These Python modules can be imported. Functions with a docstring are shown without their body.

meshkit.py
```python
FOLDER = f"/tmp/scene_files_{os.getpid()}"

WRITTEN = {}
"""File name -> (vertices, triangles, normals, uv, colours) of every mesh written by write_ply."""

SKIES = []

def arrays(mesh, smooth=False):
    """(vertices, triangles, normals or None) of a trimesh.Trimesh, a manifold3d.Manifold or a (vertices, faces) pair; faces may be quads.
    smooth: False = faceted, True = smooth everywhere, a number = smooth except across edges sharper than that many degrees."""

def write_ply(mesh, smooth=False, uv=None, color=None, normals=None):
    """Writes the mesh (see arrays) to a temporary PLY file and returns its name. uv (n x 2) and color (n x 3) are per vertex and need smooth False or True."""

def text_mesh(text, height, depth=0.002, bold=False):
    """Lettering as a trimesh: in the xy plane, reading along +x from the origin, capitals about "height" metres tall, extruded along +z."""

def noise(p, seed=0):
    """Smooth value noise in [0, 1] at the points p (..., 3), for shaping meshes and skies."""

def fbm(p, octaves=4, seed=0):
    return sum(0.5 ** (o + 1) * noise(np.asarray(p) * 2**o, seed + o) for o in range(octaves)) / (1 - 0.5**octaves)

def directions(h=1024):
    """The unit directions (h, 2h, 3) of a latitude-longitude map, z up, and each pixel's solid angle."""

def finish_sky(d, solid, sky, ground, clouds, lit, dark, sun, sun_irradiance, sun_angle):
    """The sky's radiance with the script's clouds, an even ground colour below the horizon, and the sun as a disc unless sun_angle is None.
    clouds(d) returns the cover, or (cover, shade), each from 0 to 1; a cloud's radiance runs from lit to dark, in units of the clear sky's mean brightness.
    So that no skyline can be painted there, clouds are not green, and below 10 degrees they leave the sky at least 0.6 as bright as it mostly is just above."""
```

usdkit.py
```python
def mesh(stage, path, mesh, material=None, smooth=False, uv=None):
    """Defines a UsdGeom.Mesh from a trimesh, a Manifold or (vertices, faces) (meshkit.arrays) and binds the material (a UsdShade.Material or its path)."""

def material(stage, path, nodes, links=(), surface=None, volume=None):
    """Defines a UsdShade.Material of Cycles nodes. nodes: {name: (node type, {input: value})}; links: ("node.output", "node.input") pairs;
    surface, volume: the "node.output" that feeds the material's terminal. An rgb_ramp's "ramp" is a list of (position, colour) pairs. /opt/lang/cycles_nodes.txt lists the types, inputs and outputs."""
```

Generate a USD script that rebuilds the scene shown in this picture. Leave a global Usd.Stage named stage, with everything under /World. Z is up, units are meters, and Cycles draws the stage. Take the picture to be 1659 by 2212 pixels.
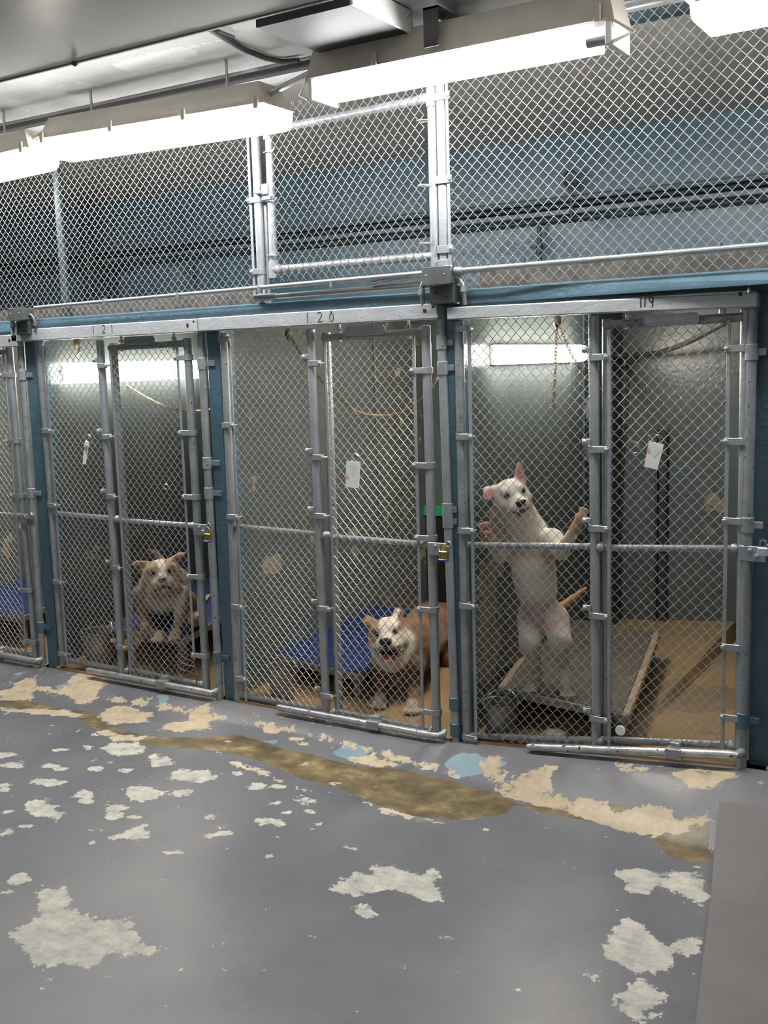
import math, numpy as np, trimesh, usdkit, meshkit
from pxr import Usd, UsdGeom, UsdShade, UsdLux, Sdf, Gf, Vt
from scipy.ndimage import gaussian_filter

stage = Usd.Stage.CreateInMemory()
UsdGeom.SetStageUpAxis(stage, 'Z'); UsdGeom.SetStageMetersPerUnit(stage, 1.0)
UsdGeom.Xform.Define(stage, '/World')

# ------------------------------------------------------------------ camera, light levels, exposure
FPX, PITCH, ROLL, YAW, CAMZ = 2300.0, 0.137622, -0.0290801, -0.561184, 1.72
EXPOSURE = 1.0
CORRIDOR = 15.0        # emission of the ceiling lamps over the aisle
KENNEL = 17.0           # emission of the lamps inside the kennels
cy_, sy_ = math.cos(YAW), math.sin(YAW)
FWD = np.array([sy_ * math.cos(PITCH), cy_ * math.cos(PITCH), -math.sin(PITCH)])
_r = np.array([cy_, -sy_, 0.0]); _u = np.cross(_r, FWD)
RIGHT = _r * math.cos(ROLL) + _u * math.sin(ROLL); UP = -_r * math.sin(ROLL) + _u * math.cos(ROLL)
EYE = np.array([0, 0, CAMZ])
cam = UsdGeom.Camera.Define(stage, '/World/camera')
m4 = np.eye(4); m4[0, :3] = RIGHT; m4[1, :3] = UP; m4[2, :3] = -FWD; m4[3, :3] = EYE
cam.AddTransformOp().Set(Gf.Matrix4d(*m4.ravel().tolist()))
cam.CreateHorizontalApertureAttr(36.0); cam.CreateVerticalApertureAttr(36.0 * 2212 / 1659)
cam.CreateFocalLengthAttr(36.0 * FPX / 1659); cam.CreateClippingRangeAttr(Gf.Vec2f(0.05, 100))
cam.CreateExposureAttr(EXPOSURE)

def ray(px, py):
    return FWD + RIGHT * (px - 829.5) / FPX - UP * (py - 1106) / FPX
def at(px, py, y=4.0):                     # point of the place seen at a pixel, at depth y
    d = ray(px, py); return EYE + d * y / d[1]
def at_x(px, py, x):
    d = ray(px, py); return EYE + d * x / d[0]
def at_z(px, py, z):
    d = ray(px, py); return EYE + d * (z - CAMZ) / d[2]

# ------------------------------------------------------------------ stage helpers
used = {}
def numbered(parent, name):
    k = used.get((parent, name), 0); used[(parent, name)] = k + 1
    return name if k == 0 else f'{name}_{k:03d}'
def tag(p, label=None, cat=None, group=None, kind=None):
    p = p.GetPrim() if hasattr(p, 'GetPrim') else p
    for k, v in (('label', label), ('category', cat), ('group', group), ('kind', kind)):
        if v: p.SetCustomDataByKey(k, v)
    return p
def pathof(parent):
    return '/World' if parent is None else str((parent.GetPrim() if hasattr(parent, 'GetPrim') else parent).GetPath())
def obj(name, mesh, mat, parent=None, smooth=35, label=None, attrs=None):
    pp = pathof(parent)
    if isinstance(mesh, MB): mesh = mesh.get()
    if parent is not None:
        off = origins.get(pp)
        if off is None and pp.count('/') > 2: off = origins.get(pp.rsplit('/', 1)[0])
        if off is not None:
            mesh = mesh.copy(); mesh.vertices = mesh.vertices - off
    m = usdkit.mesh(stage, f'{pp}/{numbered(pp, name)}', mesh, mat, smooth=smooth)
    for k, v in (attrs or {}).items():
        v = np.asarray(v, np.float32)
        if v.ndim == 1:
            UsdGeom.PrimvarsAPI(m).CreatePrimvar(k, Sdf.ValueTypeNames.FloatArray, 'vertex').Set(Vt.FloatArray.FromNumpy(v))
        else:
            UsdGeom.PrimvarsAPI(m).CreatePrimvar(k, Sdf.ValueTypeNames.Color3fArray, 'vertex').Set(Vt.Vec3fArray.FromNumpy(v))
    if label: tag(m, label)
    return m
origins = {}
def thing(name, label, cat, loc=(0, 0, 0), group=None, kind=None):
    x = UsdGeom.Xform.Define(stage, '/World/' + numbered('/World', name)); x.AddTranslateOp().Set(Gf.Vec3d(*map(float, loc)))
    origins[str(x.GetPath())] = np.array(loc, float)
    tag(x, label, cat, group, kind)
    return x
def single(name, mesh, mat, label, cat, group=None, smooth=35, **k):
    return tag(obj(name, mesh, mat, None, smooth, **k), label, cat, group)
def struct(name, mesh, mat, parent=None, smooth=False, label=None, **k):
    o = obj(name, mesh, mat, parent, smooth, **k)
    if parent is None: tag(o, label, None, None, 'structure')
    return o

# ------------------------------------------------------------------ mesh builder
class MB:
    def __init__(s): s.v, s.f, s.n = [], [], 0
    def add(s, v, f):
        s.v.append(np.asarray(v, float)); s.f.append(np.asarray(f, int) + s.n); s.n += len(v); return s
    def tm(s, t): return s.add(t.vertices, t.faces)
    def get(s): return trimesh.Trimesh(np.vstack(s.v), np.vstack(s.f), process=False)
    def box(s, lo, hi, bev=0.0):
        lo, hi = np.minimum(lo, hi).astype(float), np.maximum(lo, hi).astype(float)
        if bev <= 0:
            return s.tm(trimesh.creation.box(bounds=[lo, hi]))
        b = min(bev, (hi - lo).min() * 0.45); pts = []
        for i in range(8):
            c = np.array([hi[k] if i >> k & 1 else lo[k] for k in range(3)])
            sg = np.array([-1 if i >> k & 1 else 1 for k in range(3)])
            for k in range(3):
                q = c + sg * b; q[k] = c[k]; pts.append(q)
        return s.tm(trimesh.convex.convex_hull(np.array(pts)))
    def obox(s, c, ax, half, bev=0.0):        # oriented box: centre, rows of ax = axes, half sizes
        t = MB().box(-np.asarray(half), np.asarray(half), bev).get()
        return s.add(t.vertices @ np.asarray(ax) + np.asarray(c), t.faces)
    def tube(s, pts, r, n=10, cap=True, up=None):
        p = np.asarray(pts, float); m = len(p)
        r = np.broadcast_to(np.asarray(r, float), (m,))
        t = np.empty_like(p); t[1:-1] = p[2:] - p[:-2]; t[0] = p[1] - p[0]; t[-1] = p[-1] - p[-2]
        t /= np.linalg.norm(t, axis=1, keepdims=True) + 1e-12
        ref = np.array(up, float) if up is not None else (np.array([0, 0, 1.0]) if abs(t[0][2]) < .9 else np.array([1.0, 0, 0]))
        n1 = np.empty_like(p); cur = ref
        for i in range(m):
            cur = cur - t[i] * (cur @ t[i]); cur = cur / (np.linalg.norm(cur) + 1e-12); n1[i] = cur
        n2 = np.cross(t, n1)
        a = np.arange(n) * 2 * math.pi / n
        v = p[:, None] + r[:, None, None] * (np.cos(a)[None, :, None] * n1[:, None] + np.sin(a)[None, :, None] * n2[:, None])
        i, j = np.meshgrid(np.arange(m - 1), np.arange(n), indexing='ij'); j2 = (j + 1) % n
        A, B, C, D = i * n + j, i * n + j2, (i + 1) * n + j2, (i + 1) * n + j
        f = np.concatenate([np.stack([A, B, C], -1).reshape(-1, 3), np.stack([A, C, D], -1).reshape(-1, 3)])
        v = v.reshape(-1, 3)
        if cap:
            v = np.vstack([v, p[0], p[-1]]); k = np.arange(n); k2 = (k + 1) % n
            f = np.vstack([f, np.stack([np.full(n, m * n), k2, k], -1), np.stack([np.full(n, m * n + 1), (m - 1) * n + k, (m - 1) * n + k2], -1)])
        return s.add(v, f)
    def ring(s, c, R, r, axis=(0, 1, 0), n=28, k=8, a0=0, a1=2 * math.pi):
        ax = np.asarray(axis, float); ax /= np.linalg.norm(ax)
        e = np.cross(ax, [0, 0, 1.0]); e = np.array([1.0, 0, 0]) if np.linalg.norm(e) < 1e-6 else e / np.linalg.norm(e)
        g = np.cross(ax, e); a = np.linspace(a0, a1, n + 1)
        return s.tube(np.asarray(c) + R * (np.cos(a)[:, None] * e + np.sin(a)[:, None] * g), r, k)
    def lathe(s, prof, c=(0, 0, 0), n=32, axis=2):
        p = np.asarray(prof, float); m = len(p); a = np.arange(n) * 2 * math.pi / n
        v = np.stack([p[:, 0][:, None] * np.cos(a), p[:, 0][:, None] * np.sin(a), np.repeat(p[:, 1][:, None], n, 1)], -1).reshape(-1, 3)
        i, j = np.meshgrid(np.arange(m - 1), np.arange(n), indexing='ij'); j2 = (j + 1) % n
        A, B, C, D = i * n + j, i * n + j2, (i + 1) * n + j2, (i + 1) * n + j
        f = np.concatenate([np.stack([A, B, C], -1).reshape(-1, 3), np.stack([A, C, D], -1).reshape(-1, 3)])
        if axis == 1: v = v[:, [0, 2, 1]] * [1, 1, -1]
        if axis == 0: v = v[:, [2, 0, 1]]
        return s.add(v + np.asarray(c), f)
    def sphere(s, c, r, sub=2):
        t = trimesh.creation.icosphere(subdivisions=sub); return s.add(t.vertices * np.asarray(r) + np.asarray(c), t.faces)

# ------------------------------------------------------------------ materials
def mat(name, nodes, links, surface='p.BSDF'):
    return usdkit.material(stage, f'/World/Looks/{name}', nodes, links, surface=surface)
def lin(r, g, b): return tuple(((c / 255 + 0.055) / 1.055) ** 2.4 if c > 10 else c / 255 / 12.92 for c in (r, g, b))
def paint(name, col, col2=None, rough=.4, metallic=0., scale=6., bump=.15, bscale=30., chips=None, chip_at=.70, chip_scale=25., spec=.5, detail=4., coat=0.):
    col2 = col2 or tuple(c * .8 for c in col)
    n = {'g': ('geometry', {}),
         'n': ('noise_texture', {'scale': scale, 'detail': detail, 'roughness': .6}),
         'r': ('rgb_ramp', {'ramp': [(.35, col2), (.65, col)]}),
         'bn': ('noise_texture', {'scale': bscale, 'detail': 5., 'roughness': .6}),
         'b': ('bump', {'strength': bump, 'distance': .01}),
         'p': ('principled_bsdf', {'roughness': rough, 'metallic': metallic, 'specular_ior_level': spec, 'coat_weight': coat, 'coat_roughness': .15})}
    l = [('g.position', 'n.vector'), ('g.position', 'bn.vector'), ('n.fac', 'r.fac'), ('bn.fac', 'b.height'), ('b.normal', 'p.normal')]
    if chips:
        n['cn'] = ('noise_texture', {'scale': chip_scale, 'detail': 6., 'roughness': .65})
        n['cr'] = ('rgb_ramp', {'ramp': [(chip_at - .015, (0, 0, 0)), (chip_at + .015, (1, 1, 1))]})
        n['cm'] = ('mix_color', {'b': chips})
        l += [('g.position', 'cn.vector'), ('cn.fac', 'cr.fac'), ('cr.color', 'cm.fac'), ('r.color', 'cm.a'), ('cm.result', 'p.base_color')]
    else: l.append(('r.color', 'p.base_color'))
    return mat(name, n, l)
def flat(name, col, rough=.5, metallic=0., spec=.5, **k):
    return mat(name, {'p': ('principled_bsdf', {'base_color': col, 'roughness': rough, 'metallic': metallic, 'specular_ior_level': spec, **k})}, [])
def glow(name, col, e, base=(.8, .8, .8)):
    return mat(name, {'p': ('principled_bsdf', {'base_color': base, 'roughness': .4, 'emission_color': col, 'emission_strength': e})}, [])

M = {}
M['wire'] = flat('galvanised_wire', (.42, .43, .43), .36, .5)
M['silver'] = paint('silver_paint', (.36, .38, .40), (.29, .31, .33), .38, .35, 9, .25, 60, chips=(.07, .065, .06), chip_at=.68, chip_scale=85)
M['silver_worn'] = paint('worn_silver_paint', (.33, .35, .37), (.24, .26, .275), .4, .35, 9, .3, 60, chips=(.06, .055, .05), chip_at=.635, chip_scale=60)
M['rail'] = paint('bright_worn_rail', (.62, .63, .64), (.42, .43, .44), .3, .55, 14, .2, 60, chips=(.05, .045, .04), chip_at=.62, chip_scale=40)
M['header'] = paint('header_paint', (.43, .45, .47), (.36, .38, .40), .42, .15, 5, .35, 40, chips=(.25, .25, .25), chip_at=.74, chip_scale=60)
M['band'] = paint('band_paint', (.38, .40, .42), (.32, .34, .36), .35, .45, 20, .1, 60)
M['blue'] = paint('blue_gloss_paint', (.080, .145, .185), (.066, .122, .158), .22, 0, 6, .5, 28, chips=(.30, .38, .42), chip_at=.745, chip_scale=34)
M['steelbox'] = paint('grey_steel_box', (.16, .17, .17), (.12, .13, .13), .35, .5, 8, .1, 40)
M['darkbox'] = paint('dark_painted_box', (.055, .06, .062), (.04, .043, .046), .4, .1, 8, .2, 40)
M['conduit'] = paint('galvanised_conduit', (.50, .52, .52), (.40, .41, .42), .3, .7, 12, .05, 40)
M['pipe_dark'] = paint('dark_blue_pipe', (.05, .075, .09), (.03, .045, .055), .35, 0, 8, .3, 30)
M['housing'] = paint('lamp_housing', (.50, .47, .40), (.42, .39, .33), .45, 0, 4, .05, 40)
M['black'] = flat('marker_black', (.012, .012, .015), .6)
M['white_mark'] = flat('white_mark', (.7, .72, .72), .6)
M['brass'] = flat('brass', (.50, .36, .10), .3, .9)
M['lock_blue'] = flat('lock_blue', (.06, .08, .38), .4)
M['lock_grey'] = flat('lock_pale', (.62, .63, .66), .35, .5)
M['steel'] = flat('polished_steel', (.55, .55, .54), .22, .95)
M['bucket'] = paint('dull_bucket_steel', (.34, .33, .30), (.22, .21, .19), .38, .75, 12, .1, 40)
M['rust'] = paint('rusty_chain', (.20, .13, .07), (.08, .055, .04), .6, .4, 60, .2, 80)
M['rope'] = paint('tan_rope', (.45, .34, .18), (.30, .22, .12), .8, 0, 90, .4, 200)
M['cable'] = flat('dark_cable', (.03, .03, .028), .5)
M['fabric_blue'] = paint('blue_bed_fabric', (.010, .033, .145), (.008, .027, .118), .55, 0, 8, .3, 220)
M['fabric_brown'] = paint('brown_bed_fabric', (.105, .085, .07), (.08, .064, .053), .6, 0, 8, .3, 220)
M['bedframe'] = paint('bed_frame', (.25, .245, .23), (.19, .185, .175), .4, .3, 8, .1, 40)
M['bedframe_wood'] = paint('bed_frame_tan', (.40, .30, .215), (.32, .235, .165), .5, 0, 14, .1, 40)
M['plank'] = paint('dark_timber', (.13, .115, .10), (.06, .055, .05), .6, 0, 14, .3, 40)
M['green'] = flat('green_plastic', (.02, .42, .16), .4)
M['nose'] = flat('dog_nose', (.015, .012, .013), .35)
M['nose_brown'] = flat('dog_nose_brown', (.11, .05, .042), .4)
M['eye'] = flat('dog_eye', (.012, .008, .006), .08)
M['tongue'] = flat('dog_tongue', (.50, .16, .17), .35)
M['pad'] = flat('paw_pads', (.30, .16, .12), .6)
M['mouth'] = flat('dog_mouth', (.06, .02, .02), .5)
M['claw'] = flat('dog_claws', (.18, .14, .10), .5)
M['yellow'] = flat('tan_mat', (.55, .40, .22), .7)
M['lens'] = glow('lit_lens', (1., .985, .96), CORRIDOR)
M['lens_unseen'] = glow('lit_lens_unseen_row', (1., .985, .96), CORRIDOR * .27)  # lens of the unseen lamp row behind the viewer
M['kennel_tube_bright'] = glow('lit_kennel_lens_bright', (1., .90, .76), KENNEL * 2.1)
M['kennel_tube_mid'] = glow('lit_kennel_lens_mid', (1., .92, .80), KENNEL * 1.35)
M['lens_end'] = flat('lens_end_cap', (.75, .73, .68), .35)
M['tube'] = glow('lit_tube', (1., .985, .96), CORRIDOR * 2.0)
M['kennel_tube'] = glow('lit_kennel_lens', (1., .92, .80), KENNEL)
M['reflector'] = flat('white_reflector', (.78, .78, .76), .4)

def furmat(name, rough=.75):
    return mat(name, {'a': ('attribute', {'attribute': 'fur'}), 'g': ('geometry', {}),
        'n': ('noise_texture', {'scale': 260., 'detail': 3.}), 'b': ('bump', {'strength': .35, 'distance': .003}),
        'h': ('hsv', {}), 'mr': ('map_range', {'from_min': .3, 'from_max': .7, 'to_min': .85, 'to_max': 1.12}),
        'p': ('principled_bsdf', {'roughness': rough, 'specular_ior_level': .25, 'sheen_weight': .15})},
        [('g.position', 'n.vector'), ('n.fac', 'b.height'), ('b.normal', 'p.normal'), ('a.color', 'h.color'), ('n.fac', 'mr.value'), ('mr.result', 'h.value'), ('h.color', 'p.base_color')])
M['fur'] = furmat('short_dog_fur')

def peeling(name, base, base2, under, under2, rough=.35, attr='peel', amp=.55, bump=.25, lo=1.0, wash=None, scale=7., blotch=2.5, coat=0., fine=.0):
    """Paint over an older coat: the attribute says where it has come off, noise makes the edge ragged."""
    n = {'g': ('geometry', {}), 'a': ('attribute', {'attribute': attr}),
         'n1': ('noise_texture', {'scale': scale, 'detail': 9., 'roughness': .62}),
         's': ('math', {'math_type': 'multiply_add', 'value2': amp}),
         'm': ('math', {'math_type': 'add'}),
         'e': ('rgb_ramp', {'ramp': [(lo - .012, (0, 0, 0)), (lo + .012, (1, 1, 1))]}),
         'n2': ('noise_texture', {'scale': blotch, 'detail': 5., 'roughness': .6}),
         'c1': ('rgb_ramp', {'ramp': [(.3, base2), (.7, base)]}),
         'n3': ('noise_texture', {'scale': 22., 'detail': 6., 'roughness': .7}),
         'c2': ('rgb_ramp', {'ramp': [(.32, under2), (.62, under)]}),
         'mx': ('mix_color', {}),
         'bn': ('noise_texture', {'scale': 45., 'detail': 5.}),
         'bh': ('math', {'math_type': 'multiply_add', 'value2': -.8}),
         'b': ('bump', {'strength': bump, 'distance': .006}),
         'rm': ('map_range', {'from_min': 0., 'from_max': 1., 'to_min': rough, 'to_max': .75}),
         'p': ('principled_bsdf', {'coat_weight': coat, 'coat_roughness': .2})}
    l = [('g.position', k + '.vector') for k in ('n1', 'n2', 'n3', 'bn')]
    l += [('n1.fac', 's.value1'), ('a.fac', 's.value3'), ('s.value', 'e.fac'), ('n2.fac', 'c1.fac'), ('n3.fac', 'c2.fac'),
          ('e.color', 'mx.fac'), ('c1.color', 'mx.a'), ('c2.color', 'mx.b'), ('mx.result', 'p.base_color'),
          ('e.color', 'bh.value1'), ('bn.fac', 'bh.value3'), ('bh.value', 'b.height'), ('b.normal', 'p.normal'), ('e.color', 'rm.value'), ('rm.result', 'p.roughness')]
    n.pop('m')
    return mat(name, n, l)

# aisle floor: grey paint, cream where it has flaked, pale blue older coat, brown wet stain
def floor_material():
    n = {'g': ('geometry', {}), 'ap': ('attribute', {'attribute': 'peel'}), 'ab': ('attribute', {'attribute': 'bluecoat'}), 'aw': ('attribute', {'attribute': 'stain'}), 'ac': ('attribute', {'attribute': 'cream'}),
         'n1': ('noise_texture', {'scale': 13., 'detail': 12., 'roughness': .72}),
         'sp': ('math', {'math_type': 'multiply_add', 'value2': 1.5}), 'ep': ('rgb_ramp', {'ramp': [(.985, (0, 0, 0)), (1., (1, 1, 1))]}),
         'n1b': ('noise_texture', {'scale': 13., 'detail': 9., 'roughness': .6}),
         'sb': ('math', {'math_type': 'multiply_add', 'value2': 1.0}), 'eb': ('rgb_ramp', {'ramp': [(.98, (0, 0, 0)), (1., (1, 1, 1))]}),
         'n1w': ('noise_texture', {'scale': 6., 'detail': 9., 'roughness': .6}),
         'sw': ('math', {'math_type': 'multiply_add', 'value2': 1.1}), 'ew': ('rgb_ramp', {'ramp': [(.97, (0, 0, 0)), (1., (1, 1, 1))]}),
         'hp': ('math', {'math_type': 'multiply', 'value2': .5}), 'hb': ('math', {'math_type': 'multiply', 'value2': .5}), 'hw': ('math', {'math_type': 'multiply', 'value2': .5}),
         'n2': ('noise_texture', {'scale': 1.6, 'detail': 6., 'roughness': .55}),
         'grey': ('rgb_ramp', {'ramp': [(.3, (.132, .140, .160)), (.5, (.174, .179, .198)), (.72, (.226, .218, .226))]}),
         'n3': ('noise_texture', {'scale': 13., 'detail': 12., 'roughness': .78}),
         'cream': ('rgb_ramp', {'ramp': [(.28, (.22, .22, .21)), (.42, (.40, .41, .38)), (.60, (.64, .61, .52))]}),
         'tan': ('rgb_ramp', {'ramp': [(.30, (.30, .25, .18)), (.5, (.55, .45, .31)), (.7, (.62, .54, .40))]}),
         'ct': ('mix_color', {}),
         'bl': ('rgb_ramp', {'ramp': [(.3, (.17, .27, .32)), (.7, (.30, .42, .47))]}),
         'wet': ('rgb_ramp', {'ramp': [(.34, (.10, .083, .05)), (.50, (.19, .145, .075)), (.62, (.31, .235, .13)), (.72, (.48, .41, .30))]}),
         'n5': ('noise_texture', {'scale': 8., 'detail': 8., 'roughness': .6}), 'vs': ('voronoi_texture', {'scale': 16., 'randomness': 1.}), 'vr': ('rgb_ramp', {'ramp': [(.0, (1, 1, 1)), (.06, (1, 1, 1)), (.085, (0, 0, 0))]}),
         'vn': ('noise_texture', {'scale': 4., 'detail': 2.}), 'vm': ('rgb_ramp', {'ramp': [(.56, (0, 0, 0)), (.6, (1, 1, 1))]}), 'vx': ('math', {'math_type': 'multiply'}),
         'm0': ('mix_color', {}), 'm1': ('mix_color', {}), 'm2': ('mix_color', {}), 'm3': ('mix_color', {'b': (.62, .62, .58)}),
         'bn': ('noise_texture', {'scale': 40., 'detail': 6., 'roughness': .65}),
         'bh': ('math', {'math_type': 'multiply_add', 'value2': -.9}), 'bh2': ('math', {'math_type': 'multiply', 'value2': .35}),
         'b': ('bump', {'strength': .35, 'distance': .006}),
         'r1': ('map_range', {'to_min': .36, 'to_max': .8}), 'r2': ('mix_float', {'b': .38}),
         'p': ('principled_bsdf', {'specular_ior_level': .5})}
    l = [('g.position', k + '.vector') for k in ('n1', 'n1b', 'n1w', 'n2', 'n3', 'n5', 'bn', 'vs', 'vn')]
    for a, s, h, e, nn in (('ap', 'sp', 'hp', 'ep', 'n1'), ('ab', 'sb', 'hb', 'eb', 'n1b'), ('aw', 'sw', 'hw', 'ew', 'n1w')):
        l += [(nn + '.fac', s + '.value1'), (a + '.fac', s + '.value3'), (s + '.value', e + '.fac')]
    for k in ('hp', 'hb', 'hw'): n.pop(k)
    l += [('n2.fac', 'grey.fac'), ('n3.fac', 'cream.fac'), ('n3.fac', 'tan.fac'), ('n5.fac', 'wet.fac'), ('n2.fac', 'bl.fac'),
          ('ac.fac', 'ct.fac'), ('cream.color', 'ct.a'), ('tan.color', 'ct.b'),
          ('vs.distance', 'vr.fac'), ('vn.fac', 'vm.fac'), ('vr.color', 'vx.value1'), ('vm.color', 'vx.value2'), ('vx.value', 'm3.fac'),
          ('grey.color', 'm3.a'), ('m3.result', 'm0.a'), ('ew.color', 'm0.fac'), ('wet.color', 'm0.b'),
          ('m0.result', 'm1.a'), ('eb.color', 'm1.fac'), ('bl.color', 'm1.b'),
          ('m1.result', 'm2.a'), ('ep.color', 'm2.fac'), ('ct.result', 'm2.b'), ('m2.result', 'p.base_color'),
          ('bn.fac', 'bh2.value1'), ('ep.color', 'bh.value1'), ('bh2.value', 'bh.value3'), ('bh.value', 'b.height'), ('b.normal', 'p.normal'),
          ('ep.color', 'r1.value'), ('r1.result', 'r2.a'), ('ew.color', 'r2.fac'), ('r2.value' if False else 'r2.result', 'p.roughness')]
    return mat('flaking_grey_floor', n, l)
M['floor'] = floor_material()
M['kfloor'] = peeling('tan_kennel_floor', (.37, .25, .135), (.30, .20, .105), (.18, .15, .11), (.10, .085, .06), .35, amp=1.1, scale=5)
M['kwall'] = peeling('kennel_wall_paint', (.098, .116, .118), (.078, .095, .098), (.46, .34, .22), (.24, .24, .19), .22, amp=1.15, scale=16, bump=.2)
M['kback'] = peeling('kennel_back_wall_paint', (.118, .145, .152), (.094, .117, .124), (.52, .37, .22), (.26, .26, .20), .25, amp=1.15, scale=16, bump=.25)
M['upwall'] = peeling('upper_wall_blue_paint', (.115, .21, .27), (.085, .16, .21), (.25, .33, .37), (.16, .23, .27), .25, amp=1.15, scale=5, bump=.45)
M['ceiling'] = peeling('white_ceiling_paint', (.74, .74, .74), (.66, .66, .66), (.86, .86, .85), (.80, .80, .79), .25, amp=1.1, scale=4, bump=.12)
M['deepceil'] = paint('grey_ceiling_over_kennels', (.46, .43, .41), (.38, .355, .34), .4, 0, 5, .35, 22)
M['duct'] = paint('duct_grey_paint', (.36, .335, .325), (.31, .29, .28), .25, .25, 2, .08, 5)
M['ductbox'] = paint('duct_box_grey', (.05, .05, .056), (.042, .042, .047), .6, 0, 4, .1, 20)
M['mat'] = paint('floor_mat', (.205, .19, .19), (.18, .165, .165), .5, 0, 4, .1, 40, chips=(.42, .40, .36), chip_at=.77, chip_scale=18)
M['plain_wall'] = paint('unseen_wall_paint', (.30, .33, .35), (.25, .28, .30), .4, 0, 3, .2, 20)

# ------------------------------------------------------------------ the setting
PX = {-1: -6.09, 0: -4.785, 1: -3.468, 2: -2.152, 3: -0.885, 4: 0.42}      # centres of the blue posts
ZCEIL, YBACK, ZROOF = 2.99, 5.95, 1.988
def kerb_z(x): return np.interp(x, [-9, -2.2, -.9, 3], [.055, .055, .165, .165])
def toe_y(x): return np.interp(x, [-9, -4.9, -3.9, -2.9, -2.0, -1.4, -1.05, 3], [3.72, 3.74, 3.83, 3.85, 3.74, 3.66, 3.58, 3.5])
def floor_z(x, y):
    t = np.clip((y - toe_y(x)) / (3.98 - toe_y(x)), 0, 1)
    return kerb_z(x) * (1 - (1 - t) ** 1.7)

def grid(nx, ny, fn):
    u, v = np.meshgrid(np.linspace(0, 1, nx), np.linspace(0, 1, ny), indexing='ij')
    P = fn(u.ravel(), v.ravel())
    i, j = np.meshgrid(np.arange(nx - 1), np.arange(ny - 1), indexing='ij')
    A = i * ny + j; f = np.concatenate([np.stack([A, A + ny, A + ny + 1], -1).reshape(-1, 3), np.stack([A, A + ny + 1, A + 1], -1).reshape(-1, 3)])
    return trimesh.Trimesh(P, f, process=False)
def inside(poly, x, y):
    poly = np.asarray(poly, float); c = np.zeros(x.shape, bool); n = len(poly)
    for i in range(n):
        (x1, y1), (x2, y2) = poly[i], poly[(i + 1) % n]
        if y1 == y2: continue
        c ^= ((y1 > y) != (y2 > y)) & (x < (x2 - x1) * (y - y1) / (y2 - y1) + x1)
    return c

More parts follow.
